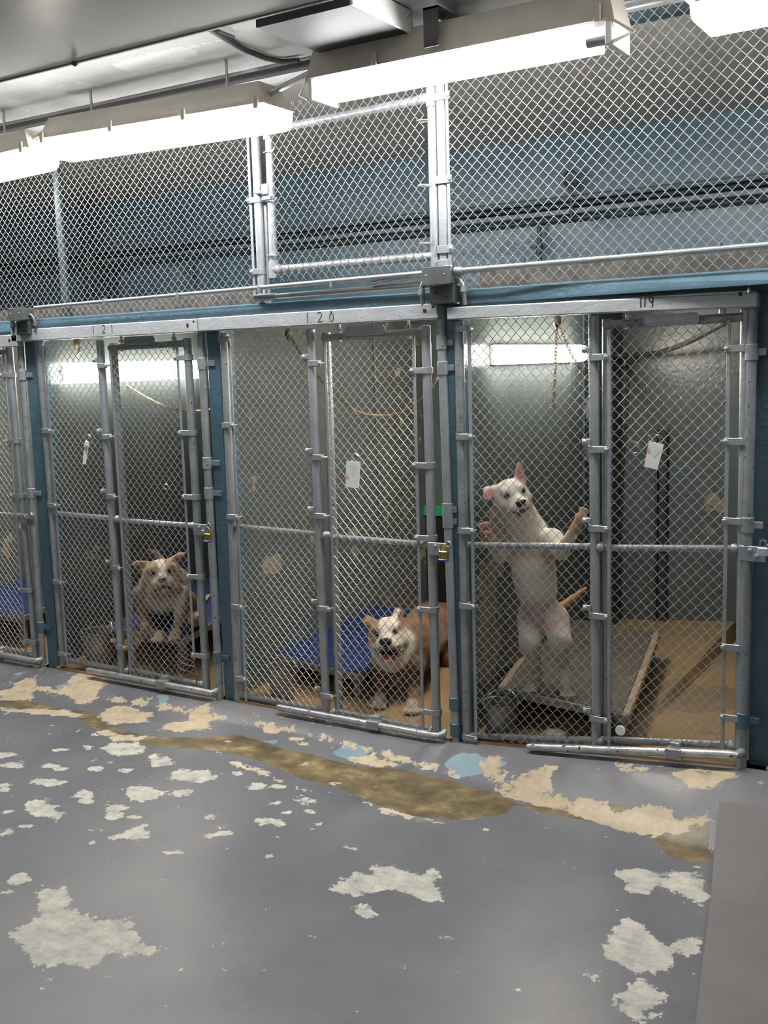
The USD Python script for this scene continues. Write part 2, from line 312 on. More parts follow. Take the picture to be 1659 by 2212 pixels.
def build_floor():
    X0, X1, Y0, Y1 = -8.0, 2.2, -1.6, 3.99
    xs = np.concatenate([np.linspace(X0, -5.6, 30)[:-1], np.linspace(-5.6, -.3, 330), np.linspace(-.3, X1, 25)[1:]])
    ys = np.concatenate([np.linspace(Y0, 1.4, 24)[:-1], np.linspace(1.4, Y1, 190)])
    gx, gy = np.meshgrid(xs, ys, indexing='ij'); nx, ny = gx.shape
    z = floor_z(gx, gy)
    def fl(px, py):
        p = at_z(px, py, 0)
        for _ in range(6): p = at_z(px, py, float(floor_z(p[0], p[1])))
        return p[:2]
    def field(polys, blur, val=1.0):
        out = np.zeros(gx.shape)
        for poly in polys:
            q = [fl(*p) for p in poly]; out = np.maximum(out, inside(q, gx, gy) * val)
        return gaussian_filter(out, blur)
    flakes = [[(10,2015),(80,1985),(75,1930),(110,1915),(165,1925),(150,1960),(200,1985),(285,1980),(290,2015),(345,2050),(320,2075),(240,2055),(215,2095),(150,2085),(60,2085),(40,2050)],
        [(0,1938),(20,1890),(75,1882),(45,1925),(5,1942)], [(50,1742),(95,1722),(142,1765),(120,1774),(65,1755)], [(355,1672),(440,1664),(485,1682),(400,1692)],
        [(262,1800),(312,1783),(312,1810),(275,1812)], [(215,1617),(255,1603),(315,1610),(290,1632),(240,1628)], [(320,1640),(350,1632),(370,1640),(340,1655)],
        [(705,1922),(760,1885),(815,1885),(798,1862),(860,1868),(885,1890),(948,1873),(962,1936),(930,1952),(880,1937),(840,1915),(770,1942)],
        [(760,1958),(802,1952),(805,1990),(768,1990)], [(795,1975),(815,1972),(812,1992),(795,1990)],
        [(1325,1880),(1420,1872),(1432,1890),(1412,1938),(1345,1928)], [(1438,1890),(1488,1878),(1527,1900),(1520,1960),(1498,1962),(1450,1912)],
        [(1348,1975),(1372,1990),(1452,2060),(1442,2108),(1370,2098),(1296,2082),(1310,2038)], [(1342,2130),(1420,2116),(1438,2155),(1402,2208),(1348,2192),(1332,2160)],
        [(1264,2080),(1312,2110),(1285,2142)], [(1298,2212),(1328,2150),(1342,2180),(1312,2215)], [(1440,2040),(1510,2018),(1505,2080),(1468,2062)],
        [(1518,2005),(1545,2000),(1548,2025),(1525,2028)], [(1142,2058),(1160,2053),(1166,2078),(1148,2084)], [(1120,1838),(1150,1838),(1140,1848),(1125,1846)],
        [(0,1790),(25,1775),(30,1800),(5,1812)], [(0,1645),(50,1642),(40,1662),(10,1660)], [(60,1680),(150,1685),(145,1695),(70,1695)], [(160,1705),(200,1715),(195,1730),(165,1725)],
        [(365,1708),(410,1705),(415,1722),(370,1720)], [(1025,1785),(1065,1790),(1060,1800),(1030,1798)], [(95,2115),(125,2108),(125,2125),(100,2128)], [(200,2110),(235,2105),(230,2122),(205,2122)],
        [(555,1765),(620,1770),(605,1785),(560,1780)], [(640,1720),(690,1725),(650,1745)], [(290,1690),(350,1720),(300,1735),(270,1715)], [(230,1730),(280,1745),(250,1775),(220,1750)],
        [(520,1695),(560,1690),(600,1700),(540,1708)], [(470,1775),(510,1775),(505,1785),(475,1785)], [(850,2030),(900,2040),(880,2055)]]
    tans = [[(150,1470),(180,1453),(235,1478),(225,1492),(185,1522),(152,1508)], [(0,1492),(60,1468),(82,1490),(60,1512),(0,1512)], [(210,1545),(260,1520),(330,1545),(320,1560),(240,1562)],
        [(1448,1665),(1560,1663),(1642,1735),(1560,1742),(1545,1778),(1498,1775),(1510,1692),(1450,1692)], [(1118,1690),(1150,1672),(1207,1695),(1180,1722),(1130,1712)],
        [(1640,1700),(1665,1685),(1665,1722),(1640,1722)], [(1018,1628),(1090,1640),(1085,1700),(1040,1692),(1045,1660)], [(400,1545),(455,1535),(460,1568),(410,1568)],
        [(340,1565),(440,1555),(445,1575),(380,1580)], [(540,1570),(570,1560),(568,1572),(550,1575)], [(740,1640),(800,1630),(870,1655),(830,1660)],
        [(1050,1700),(1130,1705),(1230,1740),(1320,1750),(1330,1770),(1250,1765),(1120,1730)], [(1260,1765),(1440,1775),(1460,1800),(1540,1800),(1535,1815),(1440,1812),(1300,1785)],
        [(200,1570),(290,1595),(300,1605),(230,1592)], [(470,1630),(560,1660),(690,1720),(660,1712),(540,1665)], [(700,1690),(800,1735),(900,1768),(1000,1775),(1090,1760),(1000,1782),(880,1775),(780,1738)],
        [(1435,1830),(1480,1862),(1530,1868),(1480,1870),(1435,1845)], [(0,1528),(140,1535),(200,1548),(120,1545),(0,1535)], [(1320,1650),(1440,1655),(1400,1668),(1340,1668)]]
    blues = [[(955,1652),(1000,1622),(1072,1638),(1112,1652),(1040,1685),(980,1682)], [(108,1485),(172,1483),(150,1507)], [(712,1627),(750,1608),(802,1625),(770,1652)], [(338,1505),(367,1508),(350,1538)],
        [(20,1455),(50,1450),(45,1468)], [(560,1600),(600,1595),(600,1610)], [(540,1640),(570,1640),(570,1650)], [(655,1590),(670,1582),(668,1600)], [(290,1500),(320,1498),(312,1515)]]
    stains = [[(0,1508),(90,1520),(200,1540),(230,1568),(330,1592),(440,1592),(520,1588),(620,1618),(760,1652),(860,1662),(940,1680),(1050,1705),(1118,1735),(1088,1757),(1000,1772),(920,1767),(820,1742),(740,1707),(640,1677),(560,1642),(500,1627),(420,1617),(340,1614),(280,1594),(215,1582),(150,1534),(0,1530)],
        [(1110,1735),(1300,1752),(1450,1795),(1532,1812),(1537,1858),(1480,1864),(1440,1845),(1400,1802),(1280,1778),(1150,1752)]]
    rng = np.random.default_rng(4); smalls = []
    for _ in range(190):
        cx_, cy_p = (rng.uniform(-20, 830), rng.uniform(1570, 1850)) if rng.random() < .72 else (rng.uniform(0, 1500), rng.uniform(1800, 2200))
        w_, h_ = rng.uniform(4, 26) * (1.2 if cy_p < 1850 else .7), rng.uniform(3, 8)
        th = np.linspace(0, 2 * math.pi, 8)[:-1]; rr = rng.uniform(.6, 1.2, 7)
        smalls.append([(cx_ + w_ * r_ * math.cos(a_), cy_p + h_ * r_ * math.sin(a_)) for a_, r_ in zip(th, rr)])
    peel = np.maximum(field(flakes, 1.7) * .52, field(smalls[::2], .8) * .53, field(smalls[1::2], .8) * .43); tan = field(tans, 1.8) * .52
    # toe of the kerb flakes along its whole length
    d = np.abs(gy - toe_y(gx) - .02); along = meshkit.noise(np.stack([gx * 2.2, gy * 2, gx * 0], -1), 5)
    toe = np.clip(1 - d / .045, 0, 1) * (.10 + .36 * along)
    lip = np.clip(1 - np.abs(gy - 3.95) / .05, 0, 1) * .10
    spots = meshkit.fbm(np.stack([gx * 2.1 + 3, gy * 2.6, gx * 0], -1), 3, 9)
    left = np.clip((-1.9 - gx) / 1.2, 0, 1) * np.clip((gy - 2.1) / .6, 0, 1)
    base = -.06 + .32 * np.clip(spots - .45, 0, 1) * (.4 + .9 * left) + .05 * left
    P = np.maximum.reduce([base + peel, base + tan, base * .7 + toe, base + lip])
    stain = field(stains, 1.2) * .85; blue = field(blues, 1.0) * .75 + .10 * np.clip(1 - np.abs(gy - toe_y(gx) - .09) / .09, 0, 1)
    P = np.clip(P - .35 * np.clip(stain - .45, 0, 1) * (tan < .2), 0, 1)
    cream = np.clip(tan * 2.2 + np.clip((gy - 3.5) / .2, 0, 1), 0, 1)
    v = np.stack([gx, gy, z], -1).reshape(-1, 3); i, j = np.meshgrid(np.arange(nx - 1), np.arange(ny - 1), indexing='ij'); A = i * ny + j
    f = np.concatenate([np.stack([A, A + ny, A + ny + 1], -1).reshape(-1, 3), np.stack([A, A + ny + 1, A + 1], -1).reshape(-1, 3)])
    struct('floor', trimesh.Trimesh(v, f, process=False), M['floor'], smooth=True, label='grey painted aisle floor with flaked patches and a wet brown stain along the kerb',
           attrs={'peel': P.ravel(), 'stain': stain.ravel(), 'bluecoat': blue.ravel(), 'cream': cream.ravel()})
build_floor()

def panel(name, o, du, dv, nu, nv, material, spots=(), label=None, base=.0, parent=None, thick=None):
    """A painted wall face as a grid; spots = (point, radius, strength) where the paint has come off or pale patches are painted."""
    o, du, dv = map(lambda q: np.asarray(q, float), (o, du, dv))
    g = grid(nu, nv, lambda u, v: o + u[:, None] * du + v[:, None] * dv)
    p = np.zeros(len(g.vertices))
    for c, r, s in spots:
        d = np.linalg.norm((g.vertices - np.asarray(c)) / np.broadcast_to(r, 3), axis=1); p = np.maximum(p, .57 * s * np.clip(1.35 - d * .8, 0, 1))
    if thick is not None:                     # solid: add the back and the edges
        n = np.asarray(thick, float); k = len(g.vertices)
        back = np.array([o, o + du, o + du + dv, o + dv]); bb = back + n
        v = np.vstack([g.vertices, back, bb]); q = k + np.array([[4, 5, 6], [4, 6, 7], [0, 1, 5], [0, 5, 4], [1, 2, 6], [1, 6, 5], [2, 3, 7], [2, 7, 6], [3, 0, 4], [3, 4, 7]])
        g = trimesh.Trimesh(v, np.vstack([g.faces, q]), process=False); p = np.concatenate([p, np.zeros(8)])
    return struct(name, g, material, parent, False, label, attrs={'peel': p})

# ceiling over the aisle and over the kennels, walls
ceil_flake_glare = [(at_z(330, 130, ZCEIL), (.28, .14, 1), .9), (at_z(180, 190, ZCEIL), (.25, .13, 1), .9), (at_z(10, 250, ZCEIL), (.2, .1, 1), .8), (at_z(430, 95, ZCEIL), (.2, .06, 1), .8)]  # pale patches: flaked paint plus lamp reflections put into the colour
panel('ceiling', (-8, -1.6, ZCEIL), (10.2, 0, 0), (0, 5.62, 0), 160, 90, M['ceiling'], ceil_flake_glare, 'glossy white ceiling over the aisle with flaking paint and painted pale reflections', .1, thick=(0, 0, .1))
panel('ceiling_over_kennels', (-8, 4.02, ZCEIL), (10.2, 0, 0), (0, 1.98, 0), 3, 3, M['deepceil'], (), 'grey ceiling above the kennels behind the wire', 0, thick=(0, 0, .1))
up_spots = [(at(1150, 540, YBACK), (.5, 1, .14), .75), (at(1330, 470, YBACK), (.35, 1, .10), .8), (at(1230, 395, YBACK), (.06, 1, .06), .8), (at(700, 545, YBACK), (.5, 1, .12), .6), (at(400, 590, YBACK), (.5, 1, .15), .6)]  # paler blue patches on the upper wall
back_spots = [(at(1545, 1085, YBACK), (.085, 1, .055), 1.), (at(1580, 1380, YBACK), (.05, 1, .035), .95), (at(1530, 1145, YBACK), (.05, 1, .04), .75), (at(940, 1085, YBACK), (.1, 1, .06), .6),
              (at(1460, 1260, YBACK), (.015, 1, .03), .9)]
panel('wall_back', (-8, YBACK, 0), (10.2, 0, 0), (0, 0, ZROOF), 420, 60, M['kback'], back_spots, 'dark grey-green back wall of the kennels with chipped paint', .05, thick=(0, .1, 0))
panel('wall_upper_back', (-8, YBACK, ZROOF), (10.2, 0, 0), (0, 0, ZCEIL - ZROOF), 260, 40, M['upwall'], up_spots, 'glossy blue-grey wall above the kennels behind the wire', .05, thick=(0, .1, 0))
panel('added_wall_left', (-8, -1.6, 0), (0, 7.6, 0), (0, 0, ZCEIL), 3, 3, M['plain_wall'], (), 'unseen wall added to close the far end of the aisle', 0, thick=(-.1, 0, 0))  # added end wall to bounce light; the aisle itself runs on
panel('added_wall_right', (2.2, -1.6, 0), (0, 7.6, 0), (0, 0, ZCEIL), 3, 3, M['plain_wall'], (), 'unseen wall added to close the near end of the aisle', 0, thick=(.1, 0, 0))  # added likewise at the near end, for bounced light
panel('unseen_wall_front', (-8, -1.6, 0), (10.2, 0, 0), (0, 0, ZCEIL), 3, 3, M['plain_wall'], (), 'unseen plain wall standing in for the other side of the aisle', 0, thick=(0, -.1, 0))  # unseen plain wall in place of the opposite row, returns light
# kennels: roof, floors, partitions
struct('ceiling_kennel', MB().box((-8, 4.14, ZROOF), (2.2, YBACK, ZROOF + .022)), paint('kennel_roof_cream', (.46, .44, .37), (.40, .38, .32), .4, 0, 4, .1, 20), label='cream ceiling inside the kennels')
part_spots = {1: [(at_x(590, 1218, PX[1] + .04), (1, .10, .07), 1.), (at_x(762, 1150, PX[1] + .04), (1, .06, .05), 1.), (at_x(766, 1195, PX[1] + .04), (1, .05, .07), .95), (at_x(860, 1215, PX[1] + .04), (1, .22, .16), .8),
                  (at_x(680, 1268, PX[1] + .04), (1, .03, .03), .9), (at_x(840, 1180, PX[1] + .04), (1, .2, .05), .6), (at_x(520, 1060, PX[1] + .04), (1, .2, .12), .55), (at_x(520, 880, PX[1] + .04), (1, .2, .2), .45), (at_x(675, 1165, PX[1] + .04), (1, .03, .05), .85)],
              0: [(at_x(210, 1195, PX[0] + .04), (1, .16, .06), .75), (at_x(290, 1145, PX[0] + .04), (1, .08, .05), .75), (at_x(335, 1155, PX[0] + .04), (1, .05, .04), .75), (at_x(330, 1195, PX[0] + .04), (1, .1, .05), .8)],
              -1: [(at_x(15, 1190, PX[-1] + .04), (1, .06, .08), .95), (at_x(40, 1135, PX[-1] + .04), (1, .03, .04), .95), (at_x(20, 1160, PX[-1] + .04), (1, .06, .05), .8)],
              2: [(at_x(1055, 1350, PX[2] + .04), (1, .13, .45), 1.05), (at_x(1075, 1150, PX[2] + .04), (1, .10, .25), 1.05)], 3: [], 4: []}
for k in range(-1, 5):
    names = {-1: 'left of kennel 122', 0: 'between kennels 122 and 121', 1: 'between kennels 121 and 120', 2: 'between kennels 120 and 119', 3: 'right of kennel 119', 4: 'beyond the right-hand kennel'}
    panel('wall_partition', (PX[k] + .04, 4.11, .0), (0, YBACK - 4.11, 0), (0, 0, ZROOF), 90, 90, M['kwall'], part_spots[k], 'grey painted block partition ' + names[k], .05, thick=(-.08, 0, 0))
for k in range(-1, 4):
    x0, x1 = PX[k] + .04, PX[k + 1] - .04
    def fz(u, v, x0=x0, x1=x1):
        x = x0 + u * (x1 - x0); y = 3.985 + v * (YBACK - 3.985)
        return np.stack([x, y, kerb_z(x) + .012 + (.165 - .055) * v * (kerb_z(x) < .12) + .03 * v * (kerb_z(x) >= .12)], -1)
    g = grid(40, 50, fz); vv = g.vertices
    p = .12 + .3 * meshkit.fbm(vv * [1.6, 2.2, 0] + k * 7, 3, 3) ** 2
    if k == 2: p = np.maximum(p, .62 * np.clip(1.3 - np.linalg.norm((vv[:, :2] - [-1.30, 4.75]) / [.35, .35], axis=1), 0, 1))
    # front lip of the slab
    n = len(vv); lipv = np.array([[x0, 3.985, kerb_z(x0) - .06], [x1, 3.985, kerb_z(x1) - .06], [x0, 3.985, kerb_z(x0) + .012], [x1, 3.985, kerb_z(x1) + .012]])
    g = trimesh.Trimesh(np.vstack([vv, lipv]), np.vstack([g.faces, [[n, n + 1, n + 3], [n, n + 3, n + 2]]]), process=False)
    struct('floor_kennel', g, M['kfloor'], label={-1: 'tan kennel floor at the far left', 0: 'tan floor of kennel 121', 1: 'tan floor of kennel 120', 2: 'tan stained floor of kennel 119', 3: 'tan floor of the kennel at the far right'}[k], attrs={'peel': np.concatenate([p, np.full(4, .1)])})

# ------------------------------------------------------------------ chain link
def chain_link(x0, x1, z0, z1, dw=.0435, dh=.0435, r=.00145, y=3.985, barbs_top=False, barbs_bottom=True, sag=0., seed=0, holes=None):
    nw = max(2, int(round((x1 - x0) / dw * 2))); step = (x1 - x0) / nw
    nh = max(2, int(round((z1 - z0) / dh * 2))); hz = (z1 - z0) / nh
    a = .0034; rng = np.random.default_rng(seed)
    V, F, n0 = [], [], 0
    ns = 5; ang = np.arange(ns) * 2 * math.pi / ns
    zoff = rng.normal(0, .0006, (nw + 1,)); 
    for i in range(nw):
        pts = []
        for j in range(nh + 1):
            side = (i + j) % 2
            xx = x0 + (i + side) * step + (.0012 if side else -.0012)
            zz = z0 + j * hz
            pts.append((xx, 0, zz))
        pts = np.array(pts); path = []
        for j in range(nh):
            A, B = pts[j], pts[j + 1]; s = -a if (i + j) % 2 == 0 else a
            path += [A, A + (B - A) * .13 + [0, s, 0], A + (B - A) * .87 + [0, s, 0]]
        path.append(pts[-1])
        if barbs_top:
            d = (pts[-1] - pts[-2]); path += [pts[-1] + d * .7 + [0, .004, 0], pts[-1] + d * [.55, 0, 1.25]]
        if barbs_bottom:
            d = (pts[0] - pts[1]); path = [pts[0] + d * .5 + [0, .006, 0]] + path
        path = np.array(path)
        ph = path[:, 2] * 3 + seed; path[:, 1] += y + .003 * np.sin(path[:, 0] * 5 + ph); path[:, 2] += .002 * np.sin(path[:, 0] * 9 + seed)
        if holes is not None: path = holes(path)
        m = len(path); t = np.gradient(path, axis=0); t /= np.linalg.norm(t, axis=1, keepdims=True)
        n1 = np.array([0, 1.0, 0]) - t * t[:, 1:2]; n1 /= np.linalg.norm(n1, axis=1, keepdims=True); n2 = np.cross(t, n1)
        v = path[:, None] + r * (np.cos(ang)[None, :, None] * n1[:, None] + np.sin(ang)[None, :, None] * n2[:, None])
        ii, jj = np.meshgrid(np.arange(m - 1), np.arange(ns), indexing='ij'); j2 = (jj + 1) % ns
        A, B, C, D = ii * ns + jj, ii * ns + j2, (ii + 1) * ns + j2, (ii + 1) * ns + jj
        F.append(np.concatenate([np.stack([A, B, C], -1).reshape(-1, 3), np.stack([A, C, D], -1).reshape(-1, 3)]) + n0)
        V.append(v.reshape(-1, 3)); n0 += m * ns
    return trimesh.Trimesh(np.vstack(V), np.vstack(F), process=False)

def band_mesh(x, z, y, side, reach=.055, R=.0225):
    """Brace band round a pole at (x, y, z) with a tab and a carriage bolt reaching toward the mesh on one side."""
    b = MB().lathe([(R + .0005, -.014), (R + .0035, -.013), (R + .0035, .013), (R + .0005, .014)], (x, y, z), 20)
    b.box((x, y - R - .0045, z - .013), (x + side * reach, y - R + .0015, z + .013), .002)
    b.sphere((x + side * (reach - .006), y - R - .005, z), (.0095, .007, .0095), 2)
    b.tube([(x + side * (reach - .006), y - R, z), (x + side * (reach - .006), y + .012, z)], .005, 8)
    return b
def pole(x0, z0, x1, z1, y=4.0, r=.0205, cap=True):
    m = MB().tube([(x0, y, z0), (x1, y, z1)], r, 18)
    if cap: m.sphere((x1, y, z1), (r * 1.03, r * 1.03, r * .35), 2)
    return m
def sleeve(x, z, y, h=.06, R=.0245):
    return MB().lathe([(R - .004, -h / 2), (R, -h / 2 + .003), (R, h / 2 - .003), (R - .004, h / 2)], (x, y, z), 20)
def zp(px, py, y=4.0): return float(at(px, py, y)[2])
def xp(px, py, y=4.0): return float(at(px, py, y)[0])

# ------------------------------------------------------------------ posts
POSTNAME = {-1: 'far-left blue steel post', 0: 'blue steel post nearest the left edge', 1: 'wide-faced blue steel post right of the tan dog', 2: 'blue steel post below the middle junction box', 3: 'blue steel post at the right of kennel 119', 4: 'blue steel post beyond the right edge'}
STRIKE = {0: (-4.846, -4.858), 1: (-3.534, -3.531), 2: (-2.199, -2.168), 3: (-.925, -.935), 4: (.37, .37)}
SLEEVES = {0: [810, 1065, 1350], 1: [785, 1000, 1065, 1415], 2: [740, 795, 1100, 1125, 1515, 1570], 3: [760, 1135, 1560]}
for k in range(0, 4):
    zb = float(kerb_z(PX[k])) - .01
    t = thing('kennel_post', POSTNAME[k] + ' with a silver strike pole', 'post', (PX[k], 4.05, zb))
    obj('column', MB().box((PX[k] - .042, 4.0 if k != 3 else 4.045, zb), (PX[k] + .042, 4.115, 1.96), .006), M['blue'], t)
    sx0, sx1 = STRIKE[k]; ztop = 1.955
    obj('strike_pole', pole(sx1, zb, sx0, ztop, 3.992, .0195, False), M['silver_worn'] if k != 2 else M['silver'], t, label='worn silver strike pole')
    pxs = {0: 70, 1: 455, 2: 965, 3: 1650}[k]
    for yy in SLEEVES[k]:
        z = zp(pxs, yy); s = (z - zb) / (ztop - zb); x = sx1 + (sx0 - sx1) * s
        b = MB().add(*(lambda q: (q.vertices, q.faces))(sleeve(x, z, 3.992).get()))
        b.box((x, 3.992, z - .013), (PX[k] + .01, 4.004, z + .013), .002)
        obj('pole_clamp', b, M['silver_worn'] if yy < 1200 else M['blue'], t)

# ------------------------------------------------------------------ bays: header, fixed panel, gate, bottom track
BAY = {  # poles: (x bottom, z bottom, x top, z top), z relative to the eye
 -1: dict(L=-6.0, m=-5.54, g=-5.49, R=(-4.924, -1.618, -4.953, .151), head=(-6.09, -4.808, .220, .155), bar=(-.79, -.795), low=(-1.60, -1.61), track=(-5.75, -1.628, -4.858, -1.624)),
 0: dict(L=-4.697, m=-4.232, g=-4.18, R=(-3.623, -1.627, -3.632, .146), head=(-4.852, -3.505, .245, .181), bar=(-.768, -.780), low=(-1.606, -1.610), track=(-4.442, -1.622, -3.539, -1.625)),
 1: dict(L=-3.402, m=-2.876, g=-2.822, R=(-2.268, -1.643, -2.277, .150), head=(-3.500, -2.185, .246, .183), bar=(-.769, -.787), low=(-1.628, -1.636), track=(-3.126, -1.636, -2.226, -1.635)),
 2: dict(L=-2.114, m=-1.523, g=-1.488, R=(-.944, -1.530, -.949, .153), head=(-2.140, -.896, .226, .176), bar=(-.778, -.715), low=(-1.63, -1.475), track=(-1.802, -1.609, -.938, -1.497)),
 3: dict(L=-.815, m=-.25, g=-.20, R=(.33, -1.53, .33, .15), head=(-.845, .38, .22, .16), bar=(-.715, -.715), low=(-1.475, -1.475), track=(-.5, -1.5, .33, -1.5))}
NUM = {-1: '122', 0: '121', 1: '120', 2: '119', 3: 'at the right edge'}
BANDS = {  # pixel heights of the bands on: fixed panel's left pole, fixed panel's middle pole (toward the gate mesh), gate's right pole
 -1: ([], [], [(18, 810), (20, 952), (45, 1070), (55, 1273), (70, 1385)]),
 0: ([(88, 735), (95, 930), (105, 1090), (118, 1255), (132, 1410)], [(225, 790), (233, 943), (240, 1072), (250, 1225), (260, 1395)], [(410, 772), (415, 935), (422, 1073), (432, 1245), (440, 1415)]),
 1: ([(485, 733), (492, 918), (500, 1115), (507, 1308), (513, 1462)], [(673, 785), (685, 987), (690, 1113), (697, 1312), (703, 1500)], [(925, 800), (930, 1005), (935, 1162), (940, 1317), (945, 1538)]),
 2: ([(995, 710), (1000, 943), (1004, 1145), (1007, 1307), (1013, 1590)], [(1282, 772), (1284, 970), (1286, 1140), (1288, 1328), (1290, 1550)], [(1610, 752), (1606, 953), (1604, 1125), (1600, 1398), (1598, 1550)]),
 3: ([(1650, 760), (1650, 1130), (1650, 1390), (1650, 1590)], [], [])}
def strokes(lines, x0, z0, s, y, w=.0028, m=None):
    m = m or MB()
    for ln in lines:
        m.tube([(x0 + u * s, y, z0 + v * s) for u, v in ln], w, 6)
    return m
def arc(cx, cz, rx, rz, a0, a1, n=14):
    a = np.radians(np.linspace(a0, a1, n)); return [(cx + rx * math.cos(t), cz + rz * math.sin(t)) for t in a]
DIG = {'1': [[(.0, 0), (.0, 1)]], '2': [arc(.25, .72, .25, .26, 165, -35) + [(.0, .02), (.30, .05), (.56, .16)]], '0': [arc(.25, .42, .22, .40, 95, 455), [(.18, .9), (.26, 1.05), (.33, .85)], [(.25, .86), (.24, 1.0)]],
       '9': [arc(.18, .70, .18, .26, 20, 380), [(.36, .72), (.33, .3), (.30, -.02)]]}
def number_mesh(x, z, s, gap, text, y, w):
    m = MB()
    for c in text:
        strokes(DIG[c], x, z, s, y, w, m); x += gap * (1.0 if c == '1' else 1.15)
    return m
def broken_corner(path):      # the torn lower corner of gate 121's mesh: loose wire ends curl out
    k = np.clip((path[:, 0] + 3.98) / .30, 0, 1) * np.clip((.30 - path[:, 2]) / .18, 0, 1)
    path = path.copy(); path[:, 2] += .085 * k * (.7 + .3 * np.sin(path[:, 0] * 25)); path[:, 0] += .012 * k * np.sin(path[:, 0] * 40 + path[:, 2] * 30); path[:, 1] -= .012 * k * np.cos(path[:, 0] * 50)
    return path
YP = 4.0
for k in range(-1, 4):
    B = BAY[k]; C = CAMZ; nm = NUM[k]
    under = f'under the header numbered {nm}' if k in (0, 1, 2) else ('at the far left edge' if k == -1 else 'at the right edge')
    # header
    hx0, hx1, ht, hb = B['head']
    t = thing('header_beam', {-1: 'silver painted wooden header at the far left, unnumbered end', 0: 'silver header beam with thin pencilled number 121 over the tan dog', 1: 'silver header beam with pencilled number 120 over the middle kennel', 2: 'silver header beam with number 119 in black marker', 3: 'silver painted header beam beyond the right edge'}[k], 'beam', (hx0, 3.95, C + hb))
    dz = -.012 if k == 2 else 0
    hv = MB().box((hx0, 3.935, C + hb), (hx1, 3.985, C + ht), .004).get()
    hv.vertices[:, 2] += dz * (hv.vertices[:, 0] - hx0) / (hx1 - hx0); obj('board', hv, M['header'], t)
    obj('end_bolt', MB().box((hx1 - .065, 3.9325, C + hb + .028), (hx1 - .053, 3.936, C + hb + .042)).sphere((hx1 - .02, 3.936, C + hb + .05), (.006, .004, .006)), M['black'], t)
    if k == 0: obj('number', number_mesh(xp(202, 720, 3.934), zp(202, 722, 3.934), .045, .062, '121', 3.9345, .0014), M['black'], t, label='handwritten number 121')
    if k == 1: obj('number', number_mesh(xp(664, 698, 3.934), zp(664, 698, 3.934), .046, .056, '120', 3.9345, .0014), M['black'], t, label='handwritten number 120')
    if k == 2: obj('number', number_mesh(xp(1384, 662, 3.934), zp(1384, 664, 3.934), .040, .016, '119', 3.9345, .0022), M['black'], t, label='marker-written number 119')
    # fixed panel
    lowz = lambda x, B=B: C + np.interp(x, [B['L'], B['R'][0]], B['low'])
    barz = lambda x, B=B: C + np.interp(x, [B['L'], B['R'][0]], B['bar'])
    t = thing('fence_panel', {-1: 'fixed chain-link panel mostly beyond the left edge', 0: 'fixed chain-link panel carrying the narrow card, left of the tan dog', 1: 'fixed chain-link panel between the tan dog and the brown dog', 2: 'fixed chain-link panel the white dog stands behind', 3: 'fixed chain-link panel starting at the right edge'}[k], 'fence panel', (B['L'], YP, float(lowz(B['L']))))
    zb = float(lowz(B['L'])) - .03
    obj('pole', pole(B['L'] - (.012 if k == 1 else 0), zb, B['L'] + (.012 if k == 1 else -.004), C + .165), M['silver_worn'], t)
    obj('pole', pole(B['m'] + .004, float(lowz(B['m'])) - .02, B['m'] - .004, C + .165), M['silver'], t)
    obj('bottom_rail', MB().tube([(B['L'], YP, lowz(B['L'])), (B['m'], YP, lowz(B['m']))], .0145, 14), M['silver_worn'], t)
    obj('cross_bar', MB().tube([(B['L'], YP + .005, barz(B['L'])), (B['m'], YP + .005, barz(B['m']))], .0135, 14), M['silver'], t)
    xa, xb = B['L'] + .052, B['m'] - .012
    obj('wire_mesh', chain_link(xa, xb, float(lowz(xa)) + .005, C + .178, .0423, .0452, seed=k + 11), M['wire'], t)
    obj('tension_bar', MB().box((xa - .008, 3.980, float(lowz(xa)) - .02), (xa + .007, 3.986, C + .15), .0015), M['silver'], t)
    for (px, py) in BANDS[k][0]:
        obj('brace_band', band_mesh(B['L'], zp(px, py), YP, 1, .06), M['band'], t)
    for (px, py) in BANDS[k][1]:
        obj('brace_bolt', MB().sphere((B['m'] - .033, 3.972, zp(px, py) + .03), (.010, .007, .010)).box((B['m'] - .045, 3.976, zp(px, py) + .018), (B['m'] - .01, 3.982, zp(px, py) + .042), .002), M['band'], t)
    # sliding gate
    rx0, rz0, rx1, rz1 = B['R']
    t = thing('sliding_gate', {-1: 'sliding chain-link gate cut off by the left edge', 0: 'sliding chain-link gate with a torn lower corner in front of the tan dog', 1: 'sliding chain-link gate in front of the dog with its tongue out', 2: 'sliding chain-link gate with a white disc, right of the white dog', 3: 'sliding chain-link gate beyond the right edge'}[k], 'gate', (B['g'], YP, float(lowz(B['g']))))
    obj('pole', MB().tube([(B['g'], 4.035, float(lowz(B['g'])) - .01), (B['g'] + .004, 4.035, C + .15)], .020, 16), M['silver_worn'], t, label='rust-stained rear gate pole')
    obj('pole', pole(rx0, C + rz0 - .01, rx1, C + rz1 + .005), M['silver'] if k != 0 else M['silver_worn'], t)
    topz = C + .152 - .02
    obj('top_rail', MB().tube([(B['g'], 4.012, topz - .005), (rx1, 4.0, topz)], .0165, 14), M['silver_worn'], t)
    obj('bottom_rail', MB().tube([(B['g'], 4.01, lowz(B['g'])), (rx0, 4.0, lowz(rx0))], .0155, 14), M['silver_worn'], t)
    obj('cross_bar', MB().tube([(B['g'] - .04, 4.004, barz(B['g']) - .008), (rx0, 4.004, barz(rx0))], .0135, 14), M['silver'], t)
    for xx in (B['g'] - .01, rx0 - .03): obj('rail_end', MB().sphere((xx, 3.997, barz(xx)), (.02, .019, .02)), M['silver'], t); obj('rail_end', MB().sphere((xx, 3.998, lowz(xx)), (.021, .02, .02)), M['silver'], t)
    xa, xb = B['g'] + .03, rx0 - .062
